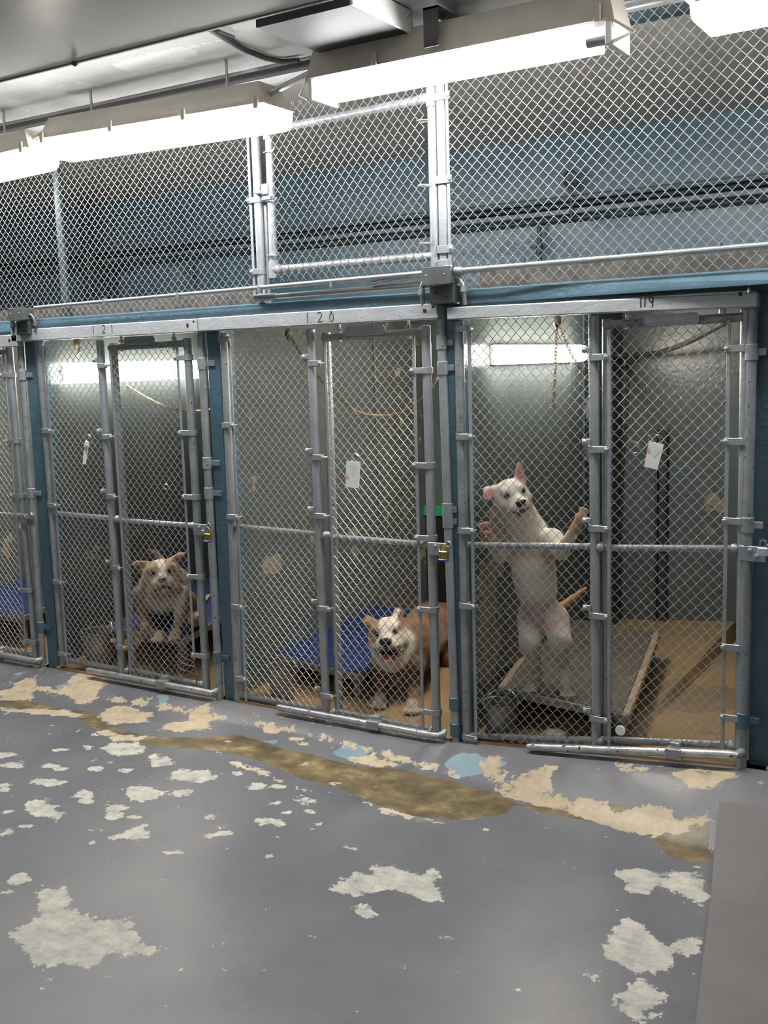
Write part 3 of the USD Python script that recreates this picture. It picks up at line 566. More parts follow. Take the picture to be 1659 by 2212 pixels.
    obj('wire_mesh', chain_link(xa, xb, float(lowz(xb)) - .012, C + .140, .0426, .0456, seed=k + 31, holes=broken_corner if k == 0 else None), M['wire'], t)
    obj('tension_bar', MB().box((xa - .006, 3.979, float(lowz(xa)) - .035), (xa + .007, 3.985, C + .11), .0015), M['silver'], t)
    lo = float(lowz(xb)) - .03 + (.16 if k == 0 else 0)
    obj('tension_bar', MB().box((xb - .006, 3.979, lo), (xb + .008, 3.985, C + .125), .0015), M['silver'], t)
    if k == 0: obj('tension_bar', MB().tube([(xb + .004, 3.98, lo - .012), (xb + .028, 3.965, lo - .13)], .005, 8), M['plank'], t, label='dark bent lower end of the tension bar')
    for (px, py) in BANDS[k][2]:
        z = zp(px, py); x = rx0 + (rx1 - rx0) * (z - C - rz0) / (rz1 - rz0)
        obj('brace_band', band_mesh(x, z, YP, -1, .068), M['band'], t)
    for (px, py) in BANDS[k][1]:
        z = zp(px, py); obj('brace_band', band_mesh(B['m'], z, YP, 1, .062), M['band'], t)
    if k in (0, 1, 2):
        pxa = {0: (300, 736), 1: (788, 714), 2: (1450, 690)}[k]; px_, pz_ = xp(*pxa, 3.975), zp(*pxa, 3.975); w = .105 if k != 2 else .105
        pl = MB().add(*(lambda q: (q.vertices, q.faces))(trimesh.convex.convex_hull(np.array([(px_ + a * w, y_, pz_ + b) for y_ in (3.972, 3.978) for a, b in ((-1, .008), (-.9, .022), (.9, .022), (1, .008), (1, -.008), (.9, -.022), (-.9, -.022), (-1, -.008))]))))
        sp = obj('sign_plate', pl, M['silver'], t, label='embossed maker plate')
        tx = meshkit.text_mesh('BOB LONG KENNELS', .018, .002, True); e = tx.extents[0]
        vtx = tx.vertices.copy(); q = np.stack([px_ - w * .86 + vtx[:, 0] * (w * 1.72 / e), 3.9725 - vtx[:, 2], pz_ - .009 + vtx[:, 1]], -1)
        obj('lettering', trimesh.Trimesh(q, tx.faces, process=False), M['conduit'], sp, False)
    for xx in (B['g'] + .10, rx1 - .085):
        obj('hanger', MB().tube([(xx, 4.0, topz + .01), (xx, 4.0, C + hb + .005)], .0065, 10).lathe([(0, -.008), (.013, -.008), (.013, .008), (0, .008)], (xx, 4.0, topz + .025), 6), M['rail'], t); obj('hanger_nut', MB().sphere((xx, 3.998, topz - .020), (.011, .011, .009)), M['rail'], t)
    # latch: plate with two bolts reaching past the strike pole
    zl = float(barz(rx0)) - .012
    la = MB().box((rx0 - .012, 3.972, zl - .030), (rx0 + .085, 3.979, zl + .028), .003)
    la.sphere((rx0 + .03, 3.970, zl + .012), (.009, .006, .009)).sphere((rx0 + .055, 3.970, zl - .008), (.010, .007, .010))
    la.ring((rx0 + .095, 3.972, zl + .024), .012, .0045, (.3, 1, 0))
    obj('latch', la, M['silver'], t)
    # bottom track
    a0, c0, a1, c1 = B['track']
    t = thing('bottom_track_bar', {-1: 'worn floor guide bar at the left edge', 0: 'worn floor guide bar below the tan dog', 1: 'worn floor guide bar below the dog with its tongue out', 2: 'bright white-worn floor guide bar below the white dog and the white disc', 3: 'floor guide bar beyond the right edge'}[k], 'guide bar', (a0, 3.95, C + c0))
    obj('bar', MB().tube([(a0, 3.95, C + c0), (a0 + .012, 3.945, C + c0), (a1 - .03, 3.945, C + c1), (a1, 3.952, C + c1)], [.012, .0165, .0165, .013], 16), M['rail'], t)
    xs_ = a0 + (a1 - a0) * (.62 if k != 2 else .72); zs_ = C + c0 + (c1 - c0) * (.62 if k != 2 else .72)
    obj('bracket', MB().box((xs_ - .032, 3.926, zs_ - .021), (xs_ + .032, 3.966, zs_ + .021), .003).box((xs_ - .02, 3.95, zs_), (xs_ + .02, 3.985, zs_ + .04), .003), M['band'], t)
    obj('end_elbow', MB().tube([(a1 - .005, 3.95, C + c1), (a1 + .008, 3.965, C + c1 + .004), (a1 + .004, 3.99, C + c1 + .012)], [.0165, .017, .012], 12), M['silver'], t)

# continuous blue beam above the headers
t = thing('steel_beam', 'long blue painted steel beam running above all the headers', 'beam', (-4.8, 4.02, 1.955))
obj('channel', MB().box((-7.4, 3.985, 1.945), (1.7, 4.11, 2.02), .006), M['blue'], t)
fl_ = [(-7.4, 3.975), (-1.9, 3.975), (-.85, 3.885), (1.7, 3.80)]  # flange flares forward at the right, shading the header below
for (xa_, ya_), (xb_, yb_) in zip(fl_[:-1], fl_[1:]):
    P_ = [(x, y, z) for x, y0_ in ((xa_, ya_), (xb_, yb_)) for y, z in ((y0_, 1.958), (y0_, 1.972), (3.99, 1.958), (3.99, 2.018))]
    obj('lower_flange', trimesh.convex.convex_hull(np.array(P_)), M['blue'], t)
obj('white_mark', MB().box((xp(606, 668, 3.984) - .002, 3.9825, zp(606, 676, 3.984)), (xp(606, 668, 3.984) + .003, 3.986, zp(606, 663, 3.984))).box((xp(619, 668, 3.984) - .002, 3.9825, zp(619, 676, 3.984)), (xp(619, 668, 3.984) + .003, 3.986, zp(619, 663, 3.984))), M['white_mark'], t)

# ------------------------------------------------------------------ upper fence
ZT = ZCEIL - .015
def up_thing(name, label, cat, x): return thing(name, label, cat, (x, 4.0, 2.02))
t = up_thing('upper_fence_panel', 'upper chain-link panel at the left above kennels 121 and 122', 'fence panel', -5.0)
obj('wire_mesh', chain_link(-6.7, -3.185, 2.028, ZT - .03, .0435, .0450, y=3.99, seed=51), M['wire'], t)
obj('tension_bar', MB().box((-3.192, 3.984, 2.03), (-3.178, 3.99, 2.93), .0015), M['silver'], t)
for px, py in ((556, 433), (562, 587)): obj('brace_band', band_mesh(-3.150, zp(px, py), 4.0, -1, .045), M['band'], t)
t = thing('upper_post', 'silver post standing beside the upper wire gate at its left', 'post', (-3.148, 4.0, 2.02))
obj('pole', MB().tube([(-3.148, 4.0, 2.02), (-3.150, 4.0, ZCEIL)], .0215, 18), M['silver'], t)
obj('side_pole', MB().tube([(-3.118, 4.012, 2.02), (-3.118, 4.012, 2.46)], .010, 12), M['silver_worn'], t)
t = thing('upper_wire_gate', 'framed upper wire gate with bare wire ends, above kennel 120', 'gate', (-2.65, 4.0, 2.12))
gx0, gx1 = -3.072, -2.222
obj('frame_pole', MB().tube([(gx0, 3.995, C + .415), (gx0 + .004, 3.995, C + 1.075)], .019, 16), M['silver'], t)
obj('frame_pole', MB().tube([(gx1, 3.995, C + .36), (gx1, 3.995, C + 1.135)], .0195, 16), M['silver'], t)
obj('frame_rail', MB().tube([(gx0, 3.995, C + 1.062), (gx1, 3.995, C + 1.080)], .019, 16), M['silver'], t)
obj('frame_rail', MB().tube([(gx0, 3.995, C + .446), (gx1, 3.995, C + .444)], .019, 16), M['silver'], t)
for a, b in ((gx0, C + 1.062), (gx0, C + .446), (gx1, C + 1.08)): obj('corner_fitting', MB().lathe([(.020, -.04), (.024, -.037), (.024, .037), (.020, .04)], (a, 3.995, b), 18).tube([(a, 3.995, b), (a + (.045 if a == gx0 else -.045), 3.995, b)], .0235, 16), M['silver'], t)
obj('wire_mesh', chain_link(gx0 + .016, gx1 - .028, C + .400, C + 1.132, .0415, .0495, y=3.972, barbs_top=True, seed=61), M['wire'], t)
def tie(x, z): return MB().ring((x, 3.993, z), .024, .0028, (0, 0, 1), 20, 6).tube([(x + .01, 3.968, z), (x + .04, 3.966, z - .006), (x + .055, 3.968, z + .01)], .0026, 6)
for x, z in ((gx0, zp(583, 330)), (gx0, zp(590, 435)), (gx0, zp(593, 552)), (gx1 - .045, zp(925, 260)), (gx1 - .045, zp(925, 400)), (gx1 - .045, zp(925, 525))):
    obj('wire_tie', tie(x, z), M['wire'], t)
zl = zp(582, 418)
obj('latch', MB().box((gx0 - .034, 3.965, zl - .008), (gx0 + .004, 3.985, zl + .04), .004).box((gx0 - .03, 3.960, zl - .035), (gx0 + .02, 3.99, zl - .015), .004).tube([(gx0 - .085, 3.985, zl + .012), (gx0 - .05, 3.97, zl + .006), (gx0 - .02, 3.968, zl + .004)], .008, 10), M['silver'], t)
t = thing('upper_post', 'silver post rising from the junction box to the ceiling', 'post', (-2.178, 4.0, 2.02))
obj('pole', MB().box((-2.199, 3.984, 2.02), (-2.159, 4.024, ZCEIL), .006), M['silver'], t)
obj('foot_bracket', MB().box((-2.20, 3.972, C + .375), (-2.15, 3.986, C + .425), .003).tube([(-2.16, 3.97, C + .395), (-2.125, 3.968, C + .392)], .006, 8), M['band'], t)
t = up_thing('upper_fence_panel', 'upper chain-link panel at the right above kennel 119', 'fence panel', -1.5)
obj('wire_mesh', chain_link(-2.147, 1.55, 2.028, ZT, .0440, .0450, y=3.99, seed=71), M['wire'], t)
obj('tension_bar', MB().box((-2.153, 3.982, C + .335), (-2.139, 3.988, C + 1.17), .0015), M['silver'], t)
for py in (210, 390, 540): obj('brace_band', MB().box((-2.203, 3.976, zp(955, py) - .016), (-2.128, 3.984, zp(955, py) + .016), .002).sphere((-2.134, 3.972, zp(955, py)), (.010, .008, .010)).box((-2.203, 3.98, zp(955, py) - .016), (-2.199, 4.028, zp(955, py) + .016)), M['band'], t)
single('timber_plank', MB().box((-2.05, 4.065, 2.022), (1.3, 4.105, 2.10), .004), M['plank'], 'dark weathered timber lying on the blue beam behind the wire', 'plank')
single('timber_plank', MB().box((-7.4, 4.065, 2.022), (-3.2, 4.105, 2.085), .004), M['plank'], 'dark timber strip on the blue beam behind the left upper wire', 'plank')
single('ceiling_angle', MB().box((-2.1, 4.0, ZCEIL - .045), (1.6, 4.06, ZCEIL - .001), .003), M['pipe_dark'], 'dark blue angle along the ceiling behind the top of the right-hand wire', 'beam')
single('upper_post', MB().tube([(-4.527, 4.05, 2.02), (-4.536, 4.05, ZCEIL)], .022, 14), M['pipe_dark'], 'dark pole behind the left upper wire', 'post')
C = CAMZ; p0 = at(188, 560, 5.7)
single('upper_post', MB().box((p0[0] - .035, 5.68, 2.08), (p0[0] + .03, 5.75, ZCEIL), .004), M['pipe_dark'], 'dark square post deeper behind the left upper wire', 'post')

# conduits and boxes on the front of the fence
t = thing('conduit', 'long galvanised conduit along the fence above kennel 121', 'conduit', (-4.6, 3.93, C + .355))
obj('pipe', MB().tube([(-4.63, 3.925, C + .353), (-2.23, 3.925, C + .372)], .0105, 14), M['conduit'], t)
for x in (-4.1, -3.6, -3.1, -2.7): obj('clip', MB().box((x - .006, 3.908, C + .340), (x + .006, 3.935, C + .372), .002), M['conduit'], t)
t = thing('conduit', 'galvanised conduit along the fence above kennel 119', 'conduit', (-2.07, 3.93, C + .37))
obj('pipe', MB().tube([(-2.085, 3.925, C + .368), (1.5, 3.925, C + .378)], .0125, 14), M['conduit'], t)
obj('coupling', MB().tube([(-2.09, 3.925, C + .368), (-2.055, 3.925, C + .368)], .018, 14), M['conduit'], t)
for x in (-1.78, -1.40, -1.02): obj('clip', MB().box((x - .004, 3.918, C + .376), (x + .004, 3.926, C + .392), .001), M['darkbox'], t)
t = thing('conduit', 'lower grey conduit meeting the middle junction box from the left', 'conduit', (-3.2, 3.95, C + .33))
obj('pipe', MB().tube([(-3.14, 3.962, C + .322), (-2.22, 3.952, C + .326)], .0135, 14), M['conduit'], t)
obj('coupling', MB().tube([(-3.16, 3.962, C + .322), (-3.04, 3.961, C + .322)], .0165, 14), M['silver_worn'], t)
obj('elbow', MB().tube([(-2.50, 3.938, C + .344), (-2.38, 3.934, C + .358), (-2.23, 3.93, C + .363)], .0125, 12), M['conduit'], t)
for kx, lab, x0, x1, z0, z1 in ((0, 'grey junction box at the left end of the long conduit', -4.795, -4.68, C + .292, C + .354), (1, 'grey steel junction box in the middle of the fence front', -2.222, -2.093, C + .318, C + .386)):
    t = thing('junction_box', lab, 'junction box', ((x0 + x1) / 2, 3.92, z0))
    obj('body', MB().box((x0, 3.885, z0), (x1, 3.96, z1), .003), M['steelbox'], t)
    cv = obj('cover', MB().box((x0 - .002, 3.880, z0 - .002), (x1 + .002, 3.886, z1 + .003), .002), M['steelbox'], t)
    for sx in (x0 + .02, x1 - .025): obj('screw', MB().sphere((sx, 3.879, (z0 + z1) / 2 + .004), (.004, .003, .004)), M['steel'], cv)
    for sx, s in ((x0 + .004, -1), (x1 - .004, 1)):
        obj('elbow', MB().tube([(sx, 3.93, z0 + .028), (sx + s * .022, 3.93, z0 + .022), (sx + s * .036, 3.932, z0 - .002), (sx + s * .038, 3.935, z0 - .03), (sx + s * .038, 3.945, z0 - .085)], .0095, 12).lathe([(.0095, -.012), (.015, -.012), (.015, .012), (.0095, .012)], (sx + s * .038, 3.935, z0 - .022), 14), M['steelbox'] if kx == 0 else M['conduit'], t)
    t2 = thing('switch_box', ('dark switch box under the left junction box' if kx == 0 else 'dark switch box under the middle junction box'), 'switch box', ((x0 + x1) / 2, 3.95, z0 - .075))
    obj('body', MB().box((x0 + .014, 3.915, z0 - .078), (x1 - .0, 3.97, z0 - .004), .004), M['darkbox'], t2)
    for a, b in ((.042, -.03), (.09, -.052)): obj('screw', MB().lathe([(0, -.003), (.007, -.003), (.007, .003), (0, .003)], (x0 + a, 3.914, z0 + b), 12, axis=1), M['black'], t2)

# pipes, painted shadow lines and fittings on the wall above the kennels
midblue = paint('mid_blue_pipe', (.12, .185, .22), (.095, .15, .18), .3, 0, 8, .2, 30)
for lab, py0, r, mm in (('uppermost blue pipe along the upper back wall', 568, .016, midblue), ('upper thin dark rod painting a shadow line along the upper back wall', 578, .011, M['pipe_dark']), ('lowest dark rod painting a shadow line along the upper back wall', 599, .013, M['pipe_dark'])):
    z0 = at(0, py0, 5.90)[2]; single('wall_pipe_and_shadow_line', MB().tube([(-7.9, 5.905, z0), (2.1, 5.905, z0)], r, 12), mm, lab, 'pipe')  # dark rods are shadow lines put into colour; the blue one is a pipe
zl = at(0, 588, 5.9)[2]
single('wall_ledge', MB().box((-7.9, 5.89, zl - .016), (2.1, 5.95, zl + .014), .004), midblue, 'blue ledge between the two dark shadow lines on the upper wall', 'ledge')
for lab, (pa, pb) in (('thin drop pipe on the upper wall at the right', ((1165, 480), (1163, 580))), ('thin drop pipe on the upper wall above kennel 121', ((412, 545), (415, 640)))):
    a, b = at(*pa, 5.9), at(*pb, 5.9); t = thing('drop_pipe', lab, 'pipe', (a[0], 5.9, b[2] - .3))
    obj('pipe', MB().tube([(a[0], 5.9, a[2]), (a[0], 5.9, b[2] - .3)], .013, 12), M['pipe_dark'], t)
    obj('coupling', MB().lathe([(.012, -.03), (.02, -.028), (.02, .028), (.012, .03)], (a[0], 5.9, a[2] - .15), 14).box((a[0] - .06, 5.89, a[2] - .14), (a[0], 5.91, a[2] - .125)), M['pipe_dark'], t)
a = at(1237, 395, 5.9); t = thing('pipe_valve', 'small dark valve with a stem on the upper blue wall', 'valve', a)
obj('wheel', MB().ring(a + [0, -.03, .015], .045, .010, (.3, 1, .2), 18, 8).box(a + [-.045, -.035, .005], a + [.045, -.025, .02]), M['pipe_dark'], t)
obj('stem', MB().tube([a + [0, -.02, .02], a + [0, -.02, -.2]], .011, 10), M['pipe_dark'], t)
a = at(245, 615, 5.88); t = thing('electrical_box', 'dark rectangular box low on the upper wall behind the left wire', 'box', a + [0, 0, -.2])
obj('frame', MB().box(a + [-.05, -.02, -.25], a + [.0, .04, .12], .005).box(a + [-.05, -.02, .10], a + [.16, .04, .12], .004), M['pipe_dark'], t)

# ------------------------------------------------------------------ ceiling: ducts, lamps, boxes
zd = CAMZ + 1.08; yd = float(at_z(300, 100, zd)[1])
t = thing('ventilation_duct', 'wide grey-brown sheet metal duct hung under the ceiling along the aisle', 'duct', (-3, yd, zd))
obj('body', MB().box((-7.9, 1.25, zd), (2.1, yd, ZCEIL - .002), .006), M['duct'], t)
obj('seam', MB().box((-7.9, yd - .001, zd - .004), (2.1, yd + .012, zd + .03), .002), M['duct'], t)
for px, py in ((152, 133),): q = at_z(px, py, zd); obj('bolt', MB().sphere((q[0], yd + .004, zd + .0), (.012, .012, .012)), M['darkbox'], t)
zb_ = CAMZ + 1.188
c = [at_z(px, py, zb_) for px, py in ((612, 45), (640, 130), (835, 83), (808, -2))]
xa, xb = (c[0][0] + c[1][0]) / 2, (c[2][0] + c[3][0]) / 2; ya, yb = (c[0][1] + c[3][1]) / 2, (c[1][1] + c[2][1]) / 2
t = thing('duct_outlet', 'dark grey boxed duct outlet hanging under the white ceiling', 'duct', ((xa + xb) / 2, yb, zb_))
obj('body', MB().box((xa, ya, zb_), (xb, yb, ZCEIL - .002), .004), M['ductbox'], t)
obj('neck', MB().box((xa - .03, yd + .002, zb_ + .05), (xb - .01, ya - .002, ZCEIL - .01), .004), M['ductbox'], t)
obj('white_edge', MB().box((xb + .001, ya, zb_ - .002), (xb + .012, yb, ZCEIL - .004), .002), M['reflector'], t)
q0, q1, q2 = at_z(838, 92, zb_ + .01), at_z(882, 25, zb_ + .05), at_z(862, 30, zb_ + .10)
obj('loose_flap', trimesh.convex.convex_hull(np.array([q0, q0 + [0, .02, .0], q1, q1 + [0, .012, 0], q2, q2 + [0, .02, 0]])), M['reflector'], t, label='bent loose metal flap')
t = thing('cable', 'flat grey cable sagging from the duct to the boxed outlet', 'cable', at_z(560, 120, ZCEIL - .03))
obj('run', MB().tube([at_z(px, py, ZCEIL - zz) for px, py, zz in ((452, 62, .012), (490, 85, .012), (530, 108, .014), (575, 126, .014), (610, 133, .014), (645, 130, .02))], .011, 8), M['ductbox'], t)
obj('loose_end', MB().tube([at_z(px, py, ZCEIL - .02) for px, py in ((470, 66), (490, 74), (505, 80), (496, 82))], .006, 6), M['plank'], t)

def hexa(lo, hi, ti, to):     # box with its top (ti) and bottom (to) inset: [x, y]
    P = []
    for z, (ix, iy) in ((hi[2], ti), (lo[2], to)):
        for x in (lo[0] + ix, hi[0] - ix):
            for y in (lo[1] + iy, hi[1] - iy): P.append((x, y, z))
    return trimesh.convex.convex_hull(np.array(P))
def lens_mesh(x0, x1, y0, y1, z, h):
    pts = []
    for k in range(9):
        a = math.pi / 2 * k / 8; s = math.cos(a) ** .6 if k < 8 else 0.0
        zz = z - h * math.sin(a) ** .8; ins = (1 - s)
        pts += [(x, y, zz) for x in (x0 + .07 * ins ** 1.5, x1 - .07 * ins ** 1.5) for y in (y0 + .05 * ins, y1 - .05 * ins)]
    return trimesh.convex.convex_hull(np.array(pts))
def tilt(m, x0, z0, x1, z1):
    m = m.copy(); m.vertices[:, 2] += z0 + (m.vertices[:, 0] - x0) * (z1 - z0) / (x1 - x0); return m
def wide_lamp(label, xL, zL, xR, zR, y0=3.50, y1=3.68, lit=True, lens='lens'):
    t = thing('ceiling_lamp', label, 'lamp', ((xL + xR) / 2, (y0 + y1) / 2, (zL + zR) / 2), 'fluorescent lamps in the row along the ceiling')
    obj('housing', tilt(hexa((xL, y0, 0), (xR, y1, .095), (.05, .025), (0, 0)), xL, zL, xR, zR), M['housing'], t)
    obj('rim', tilt(hexa((xL - .006, y0 - .005, -.004), (xR + .006, y1 + .005, .004), (0, 0), (0, 0)), xL, zL, xR, zR), M['housing'], t)
    if lit:
        obj('lens', tilt(lens_mesh(xL + .012, xR - .012, y0 - .012, y1 + .012, -.006, .078), xL, zL, xR, zR), M[lens], t)
    for u in (.03, .36, .68, .97):
        x = xL + (xR - xL) * u; z = zL + (zR - zL) * u
        obj('latch_clip', MB().box((x - .012, y0 - .018, z - .02), (x + .012, y0 - .008, z + .03), .003), M['housing'], t)
    for u in (.2, .8):
        x = xL + (xR - xL) * u; z = zL + (zR - zL) * u
        obj('hanger_rod', MB().tube([(x, (y0 + y1) / 2, z + .09), (x, (y0 + y1) / 2, ZCEIL)], .006, 8), M['conduit'], t)
    return t
yf = 3.50
a, b = at(82, 302, yf), at(574, 222, yf)
wide_lamp('ceiling lamp with a glowing white diffuser above kennel 121', a[0], a[2], b[0], b[2])
L1 = (a, b)
a0 = at(62, 318, yf); wide_lamp('ceiling lamp cut off by the left edge of the picture', a0[0] - 1.33, a0[2] - .035, a0[0], a0[2])
a3 = at(1484, -2, yf); wide_lamp('brightest ceiling lamp at the upper right corner', a3[0], a3[2], a3[0] + 1.33, a3[2] + .01)
# the open lamp with two bare tubes
a, b = at(668, 172, yf), at(1314, 42, yf); xL, zL, xR, zR = a[0], a[2], b[0], b[2]; y0, y1 = 3.50, 3.68
t = thing('ceiling_lamp', 'open ceiling lamp with bare lit tubes and no diffuser above kennel 120', 'lamp', ((xL + xR) / 2, 3.59, zL))
obj('housing', tilt(hexa((xL - .02, y0, .0), (xR + .02, y1, .115), (.03, .02), (0, 0)), xL, zL, xR, zR), M['housing'], t)
obj('reflector', tilt(hexa((xL - .01, y0 - .004, -.012), (xR + .01, y1 + .004, .004), (0, 0), (0, .02)), xL, zL, xR, zR), M['reflector'], t)
for yy in (y0 + .04, y1 - .04):
    obj('tube', tilt(MB().tube([(xL + .03, yy, -.046), (xR - .07, yy, -.046)], .019, 14).get(), xL, zL, xR, zR), M['tube'], t)
for xx, s in ((xL, -1), (xR, 1)):
    obj('end_plate', tilt(MB().box((xx - .012, y0, -.075), (xx + .012, y1, .0), .003).get(), xL, zL, xR, zR), M['reflector'], t)
    w = MB().tube([(xx + s * .012, y0, .0), (xx + s * .075, y0 + .04, -.04), (xx + s * .012, y0 + .005, -.07)], .006, 8); obj('end_wire', tilt(w.get(), xL, zL, xR, zR), M['housing'], t)
obj('lamp_socket', tilt(MB().tube([(xR - .085, y0 + .035, -.05), (xR - .01, y0 + .035, -.05)], .018, 12).get(), xL, zL, xR, zR), M['bandgrey'] if 'bandgrey' in M else M['band'], t)
for u in (.25, .97): x = xL + (xR - xL) * u; obj('latch_clip', MB().box((x - .012, y0 - .01, zL + (zR - zL) * u), (x + .012, y0 - .002, zL + (zR - zL) * u + .055), .003), M['housing'], t)
q = at(945, 60, 3.52)
obj('hanger_strap', MB().box((q[0] - .03, 3.47, q[2] - .075), (q[0] + .03, 3.475, q[2] + .06), .001).box((q[0] - .03, 3.47, q[2] + .05), (q[0] + .03, 3.70, q[2] + .06), .001), M['ductbox'], t)
for u in (.15, .85): x = xL + (xR - xL) * u; obj('hanger_rod', MB().tube([(x, 3.59, zL + .1), (x, 3.59, ZCEIL)], .006, 8), M['conduit'], t)
t = thing('ceiling_box', 'small grey box and strap on the ceiling behind the open lamp', 'junction box', (q[0], 3.75, ZCEIL - .06))
obj('body', MB().box((q[0] - .05, 3.72, ZCEIL - .07), (q[0] + .05, 3.80, ZCEIL - .002), .004), M['ductbox'], t)
obj('knob', MB().sphere((q[0] - .01, 3.71, ZCEIL - .04), .016), M['ductbox'], t)
zc_ = ZCEIL - .05
def cpipe(lab, pts, r=.014, m='conduit'): single('ceiling_conduit', MB().tube(pts, r, 12), M[m], lab, 'conduit')
cpipe('ceiling conduit running right from the small grey ceiling box', [(q[0] + .05, 3.76, zc_), (1.9, 3.76, zc_)])
cpipe('second thicker ceiling conduit beside it toward the right corner', [(q[0] + .02, 3.82, zc_ - .005), (1.9, 3.82, zc_ - .005)], .017)
cpipe('dark ceiling conduit curving from the ceiling box toward the duct outlet', [(q[0] - .05, 3.76, zc_), (q[0] - .16, 3.75, zc_ - .005), (q[0] - .30, 3.72, zc_), (q[0] - .62, 3.70, zc_)], .014, 'ductbox')
cpipe('short conduit joining the diffuser lamp and the open lamp', [(L1[1][0] - .02, 3.56, L1[1][2] + .05), (xL + .0, 3.56, zL + .05)], .013)
cpipe('short conduit joining the two lamps at the left', [(a0[0] - .02, 3.56, a0[2] + .05), (L1[0][0] + .0, 3.56, L1[0][2] + .05)], .013)
cpipe('long dark conduit on the ceiling behind the lamps at the left', [(-7.9, 3.78, zc_ + .02), (q[0] - .62, 3.78, zc_ + .02)], .018, 'ductbox')
# unseen lamp row behind the viewer, out of view, lighting floor and fence
for k, x in enumerate((-5.0, -3.2, -1.4, .4)):
    wide_lamp(('first', 'second', 'third', 'fourth')[k] + ' unseen lamp of a row out of view over the other side of the aisle', x - .66, CAMZ + 1.10, x + .66, CAMZ + 1.10, -.55, -.37, True, 'lens_unseen')

# ------------------------------------------------------------------ kennel lamps, cords, chains
def kennel_lamp(label, x, s, y0, y1, z, h=.05, d=.07, m='kennel_tube'):
    t = thing('kennel_lamp', label, 'lamp', (x, (y0 + y1) / 2, z))
    xs = sorted((x, x + s * .03)); obj('base', MB().box((xs[0], y0 + .02, z - .045), (xs[1], y1 - .02, z + .045), .004), M['housing'], t)
    pts = []
    for k in range(7):
        a = math.pi / 2 * k / 6; c_, s_ = math.cos(a), math.sin(a)
        for yy in (y0 + .05 * (1 - c_), y1 - .05 * (1 - c_)):
            for zz in (-h * (.45 + .55 * c_), h * (.45 + .55 * c_)): pts.append((x + s * (.03 + d * s_), yy, z + zz))
    obj('lens', trimesh.convex.convex_hull(np.array(pts)), M[m], t)
kennel_lamp('warm lit tube lamp on the left partition of kennel 121', PX[0] + .041, 1, 4.16, 5.28, CAMZ + .003, .058)
kennel_lamp('warm lit tube lamp behind the white dog in kennel 119', PX[2] + .041, 1, 4.25, 5.22, CAMZ + .028, .044, .07, 'kennel_tube_mid')
kennel_lamp('warm lamp almost hidden behind the right pole of kennel 120', PX[2] - .041, -1, 4.20, 5.2, CAMZ + .055, .035, .07, 'kennel_tube_bright')
kennel_lamp('unseen warm lamp out of view at the right side of kennel 122, lighting its wall', PX[0] - .041, -1, 4.25, 5.3, CAMZ + .055, .045, .07, 'kennel_tube_bright')  # unseen lamp, out of view, brightens the pale wall of the far-left kennel
def chain_mesh(pts, link=.022, r=.0022):
    p = np.asarray(pts, float); s = np.r_[0, np.cumsum(np.linalg.norm(np.diff(p, axis=0), axis=1))]; n = max(2, int(s[-1] / (link * .72)))
    q = np.stack([np.interp(np.linspace(0, s[-1], n + 1), s, p[:, k]) for k in range(3)], 1); m = MB()
    for i in range(n):
        a, b = q[i], q[i + 1]; c = (a + b) / 2; u = (b - a) / np.linalg.norm(b - a)
        w = np.cross(u, [0, 1, .1] if i % 2 else [1, 0, .1]); w /= np.linalg.norm(w)
        th = np.linspace(0, 2 * math.pi, 9); m.tube(c + np.cos(th)[:, None] * u * link * .55 + np.sin(th)[:, None] * w * link * .3, r, 5, False)
    return m
def smooth_path(pts, n=24):
    from scipy.interpolate import CubicSpline
    p = np.asarray(pts, float); s = np.arange(len(p)); return CubicSpline(s, p)(np.linspace(0, len(p) - 1, n))
def A(px, py, y): return at(px, py, y)
single('hanging_chain', chain_mesh([A(1203, 690, 4.5), A(1199, 790, 4.5), A(1195, 890, 4.5)]), M['rust'], 'dark chain hanging straight down in front of the lamp in kennel 119', 'chain')
single('hanging_chain', chain_mesh(smooth_path([A(1205, 688, 4.5), A(1224, 745, 4.6), A(1262, 810, 4.75), A(1300, 842, 5.2), A(1330, 822, 5.6), A(1352, 790, 5.9)])), M['rust'], 'looped chain slung to the bracket on the back wall of kennel 119', 'chain')
single('hanging_chain', chain_mesh([A(1352, 800, 5.90), A(1350, 900, 5.91), A(1343, 1010, 5.92), A(1340, 1128, 5.92)]), M['rust'], 'long chain hanging down the back wall of kennel 119', 'chain')
t = thing('wall_bracket', 'small rusty bracket with a ring on the back wall of kennel 119', 'bracket', A(1358, 780, 5.93))
q = A(1358, 778, 5.93); obj('plate', MB().box(q + [-.035, -.01, -.02], q + [.05, .02, .03], .004), M['plank'], t); obj('ring', MB().ring(A(1350, 790, 5.9), .03, .007, (1, .3, 0)), M['rope'], t)
single('hook', MB().sphere(A(1203, 690, 4.5), (.02, .02, .035)).ring(A(1203, 700, 4.5), .018, .005, (1, 0, 0)), M['plank'], 'dark hook above the lamp in kennel 119', 'hook')
single('black_hose', MB().tube(smooth_path([at_x(1262, 767, PX[2] + .058), A(1330, 768, 5.7), A(1400, 765, 5.6), A(1465, 748, 5.3), A(1520, 722, 5.0), A(1580, 690, 4.7)], 40), .013, 10), M['cable'], 'black hose sagging across the top of kennel 119', 'hose')
single('hanging_chain', chain_mesh([A(625, 720, 4.3), A(636, 742, 4.3), A(655, 775, 4.35), A(712, 842, 4.4), A(760, 882, 4.5)]), M['rust'], 'rusty chain falling to the rope in kennel 120', 'chain')
single('hook', MB().sphere(A(623, 722, 4.3), (.018, .018, .03)).ring(A(627, 732, 4.3), .014, .004, (1, 0, 0)), M['rust'], 'rusty hook at the top of kennel 120', 'hook')
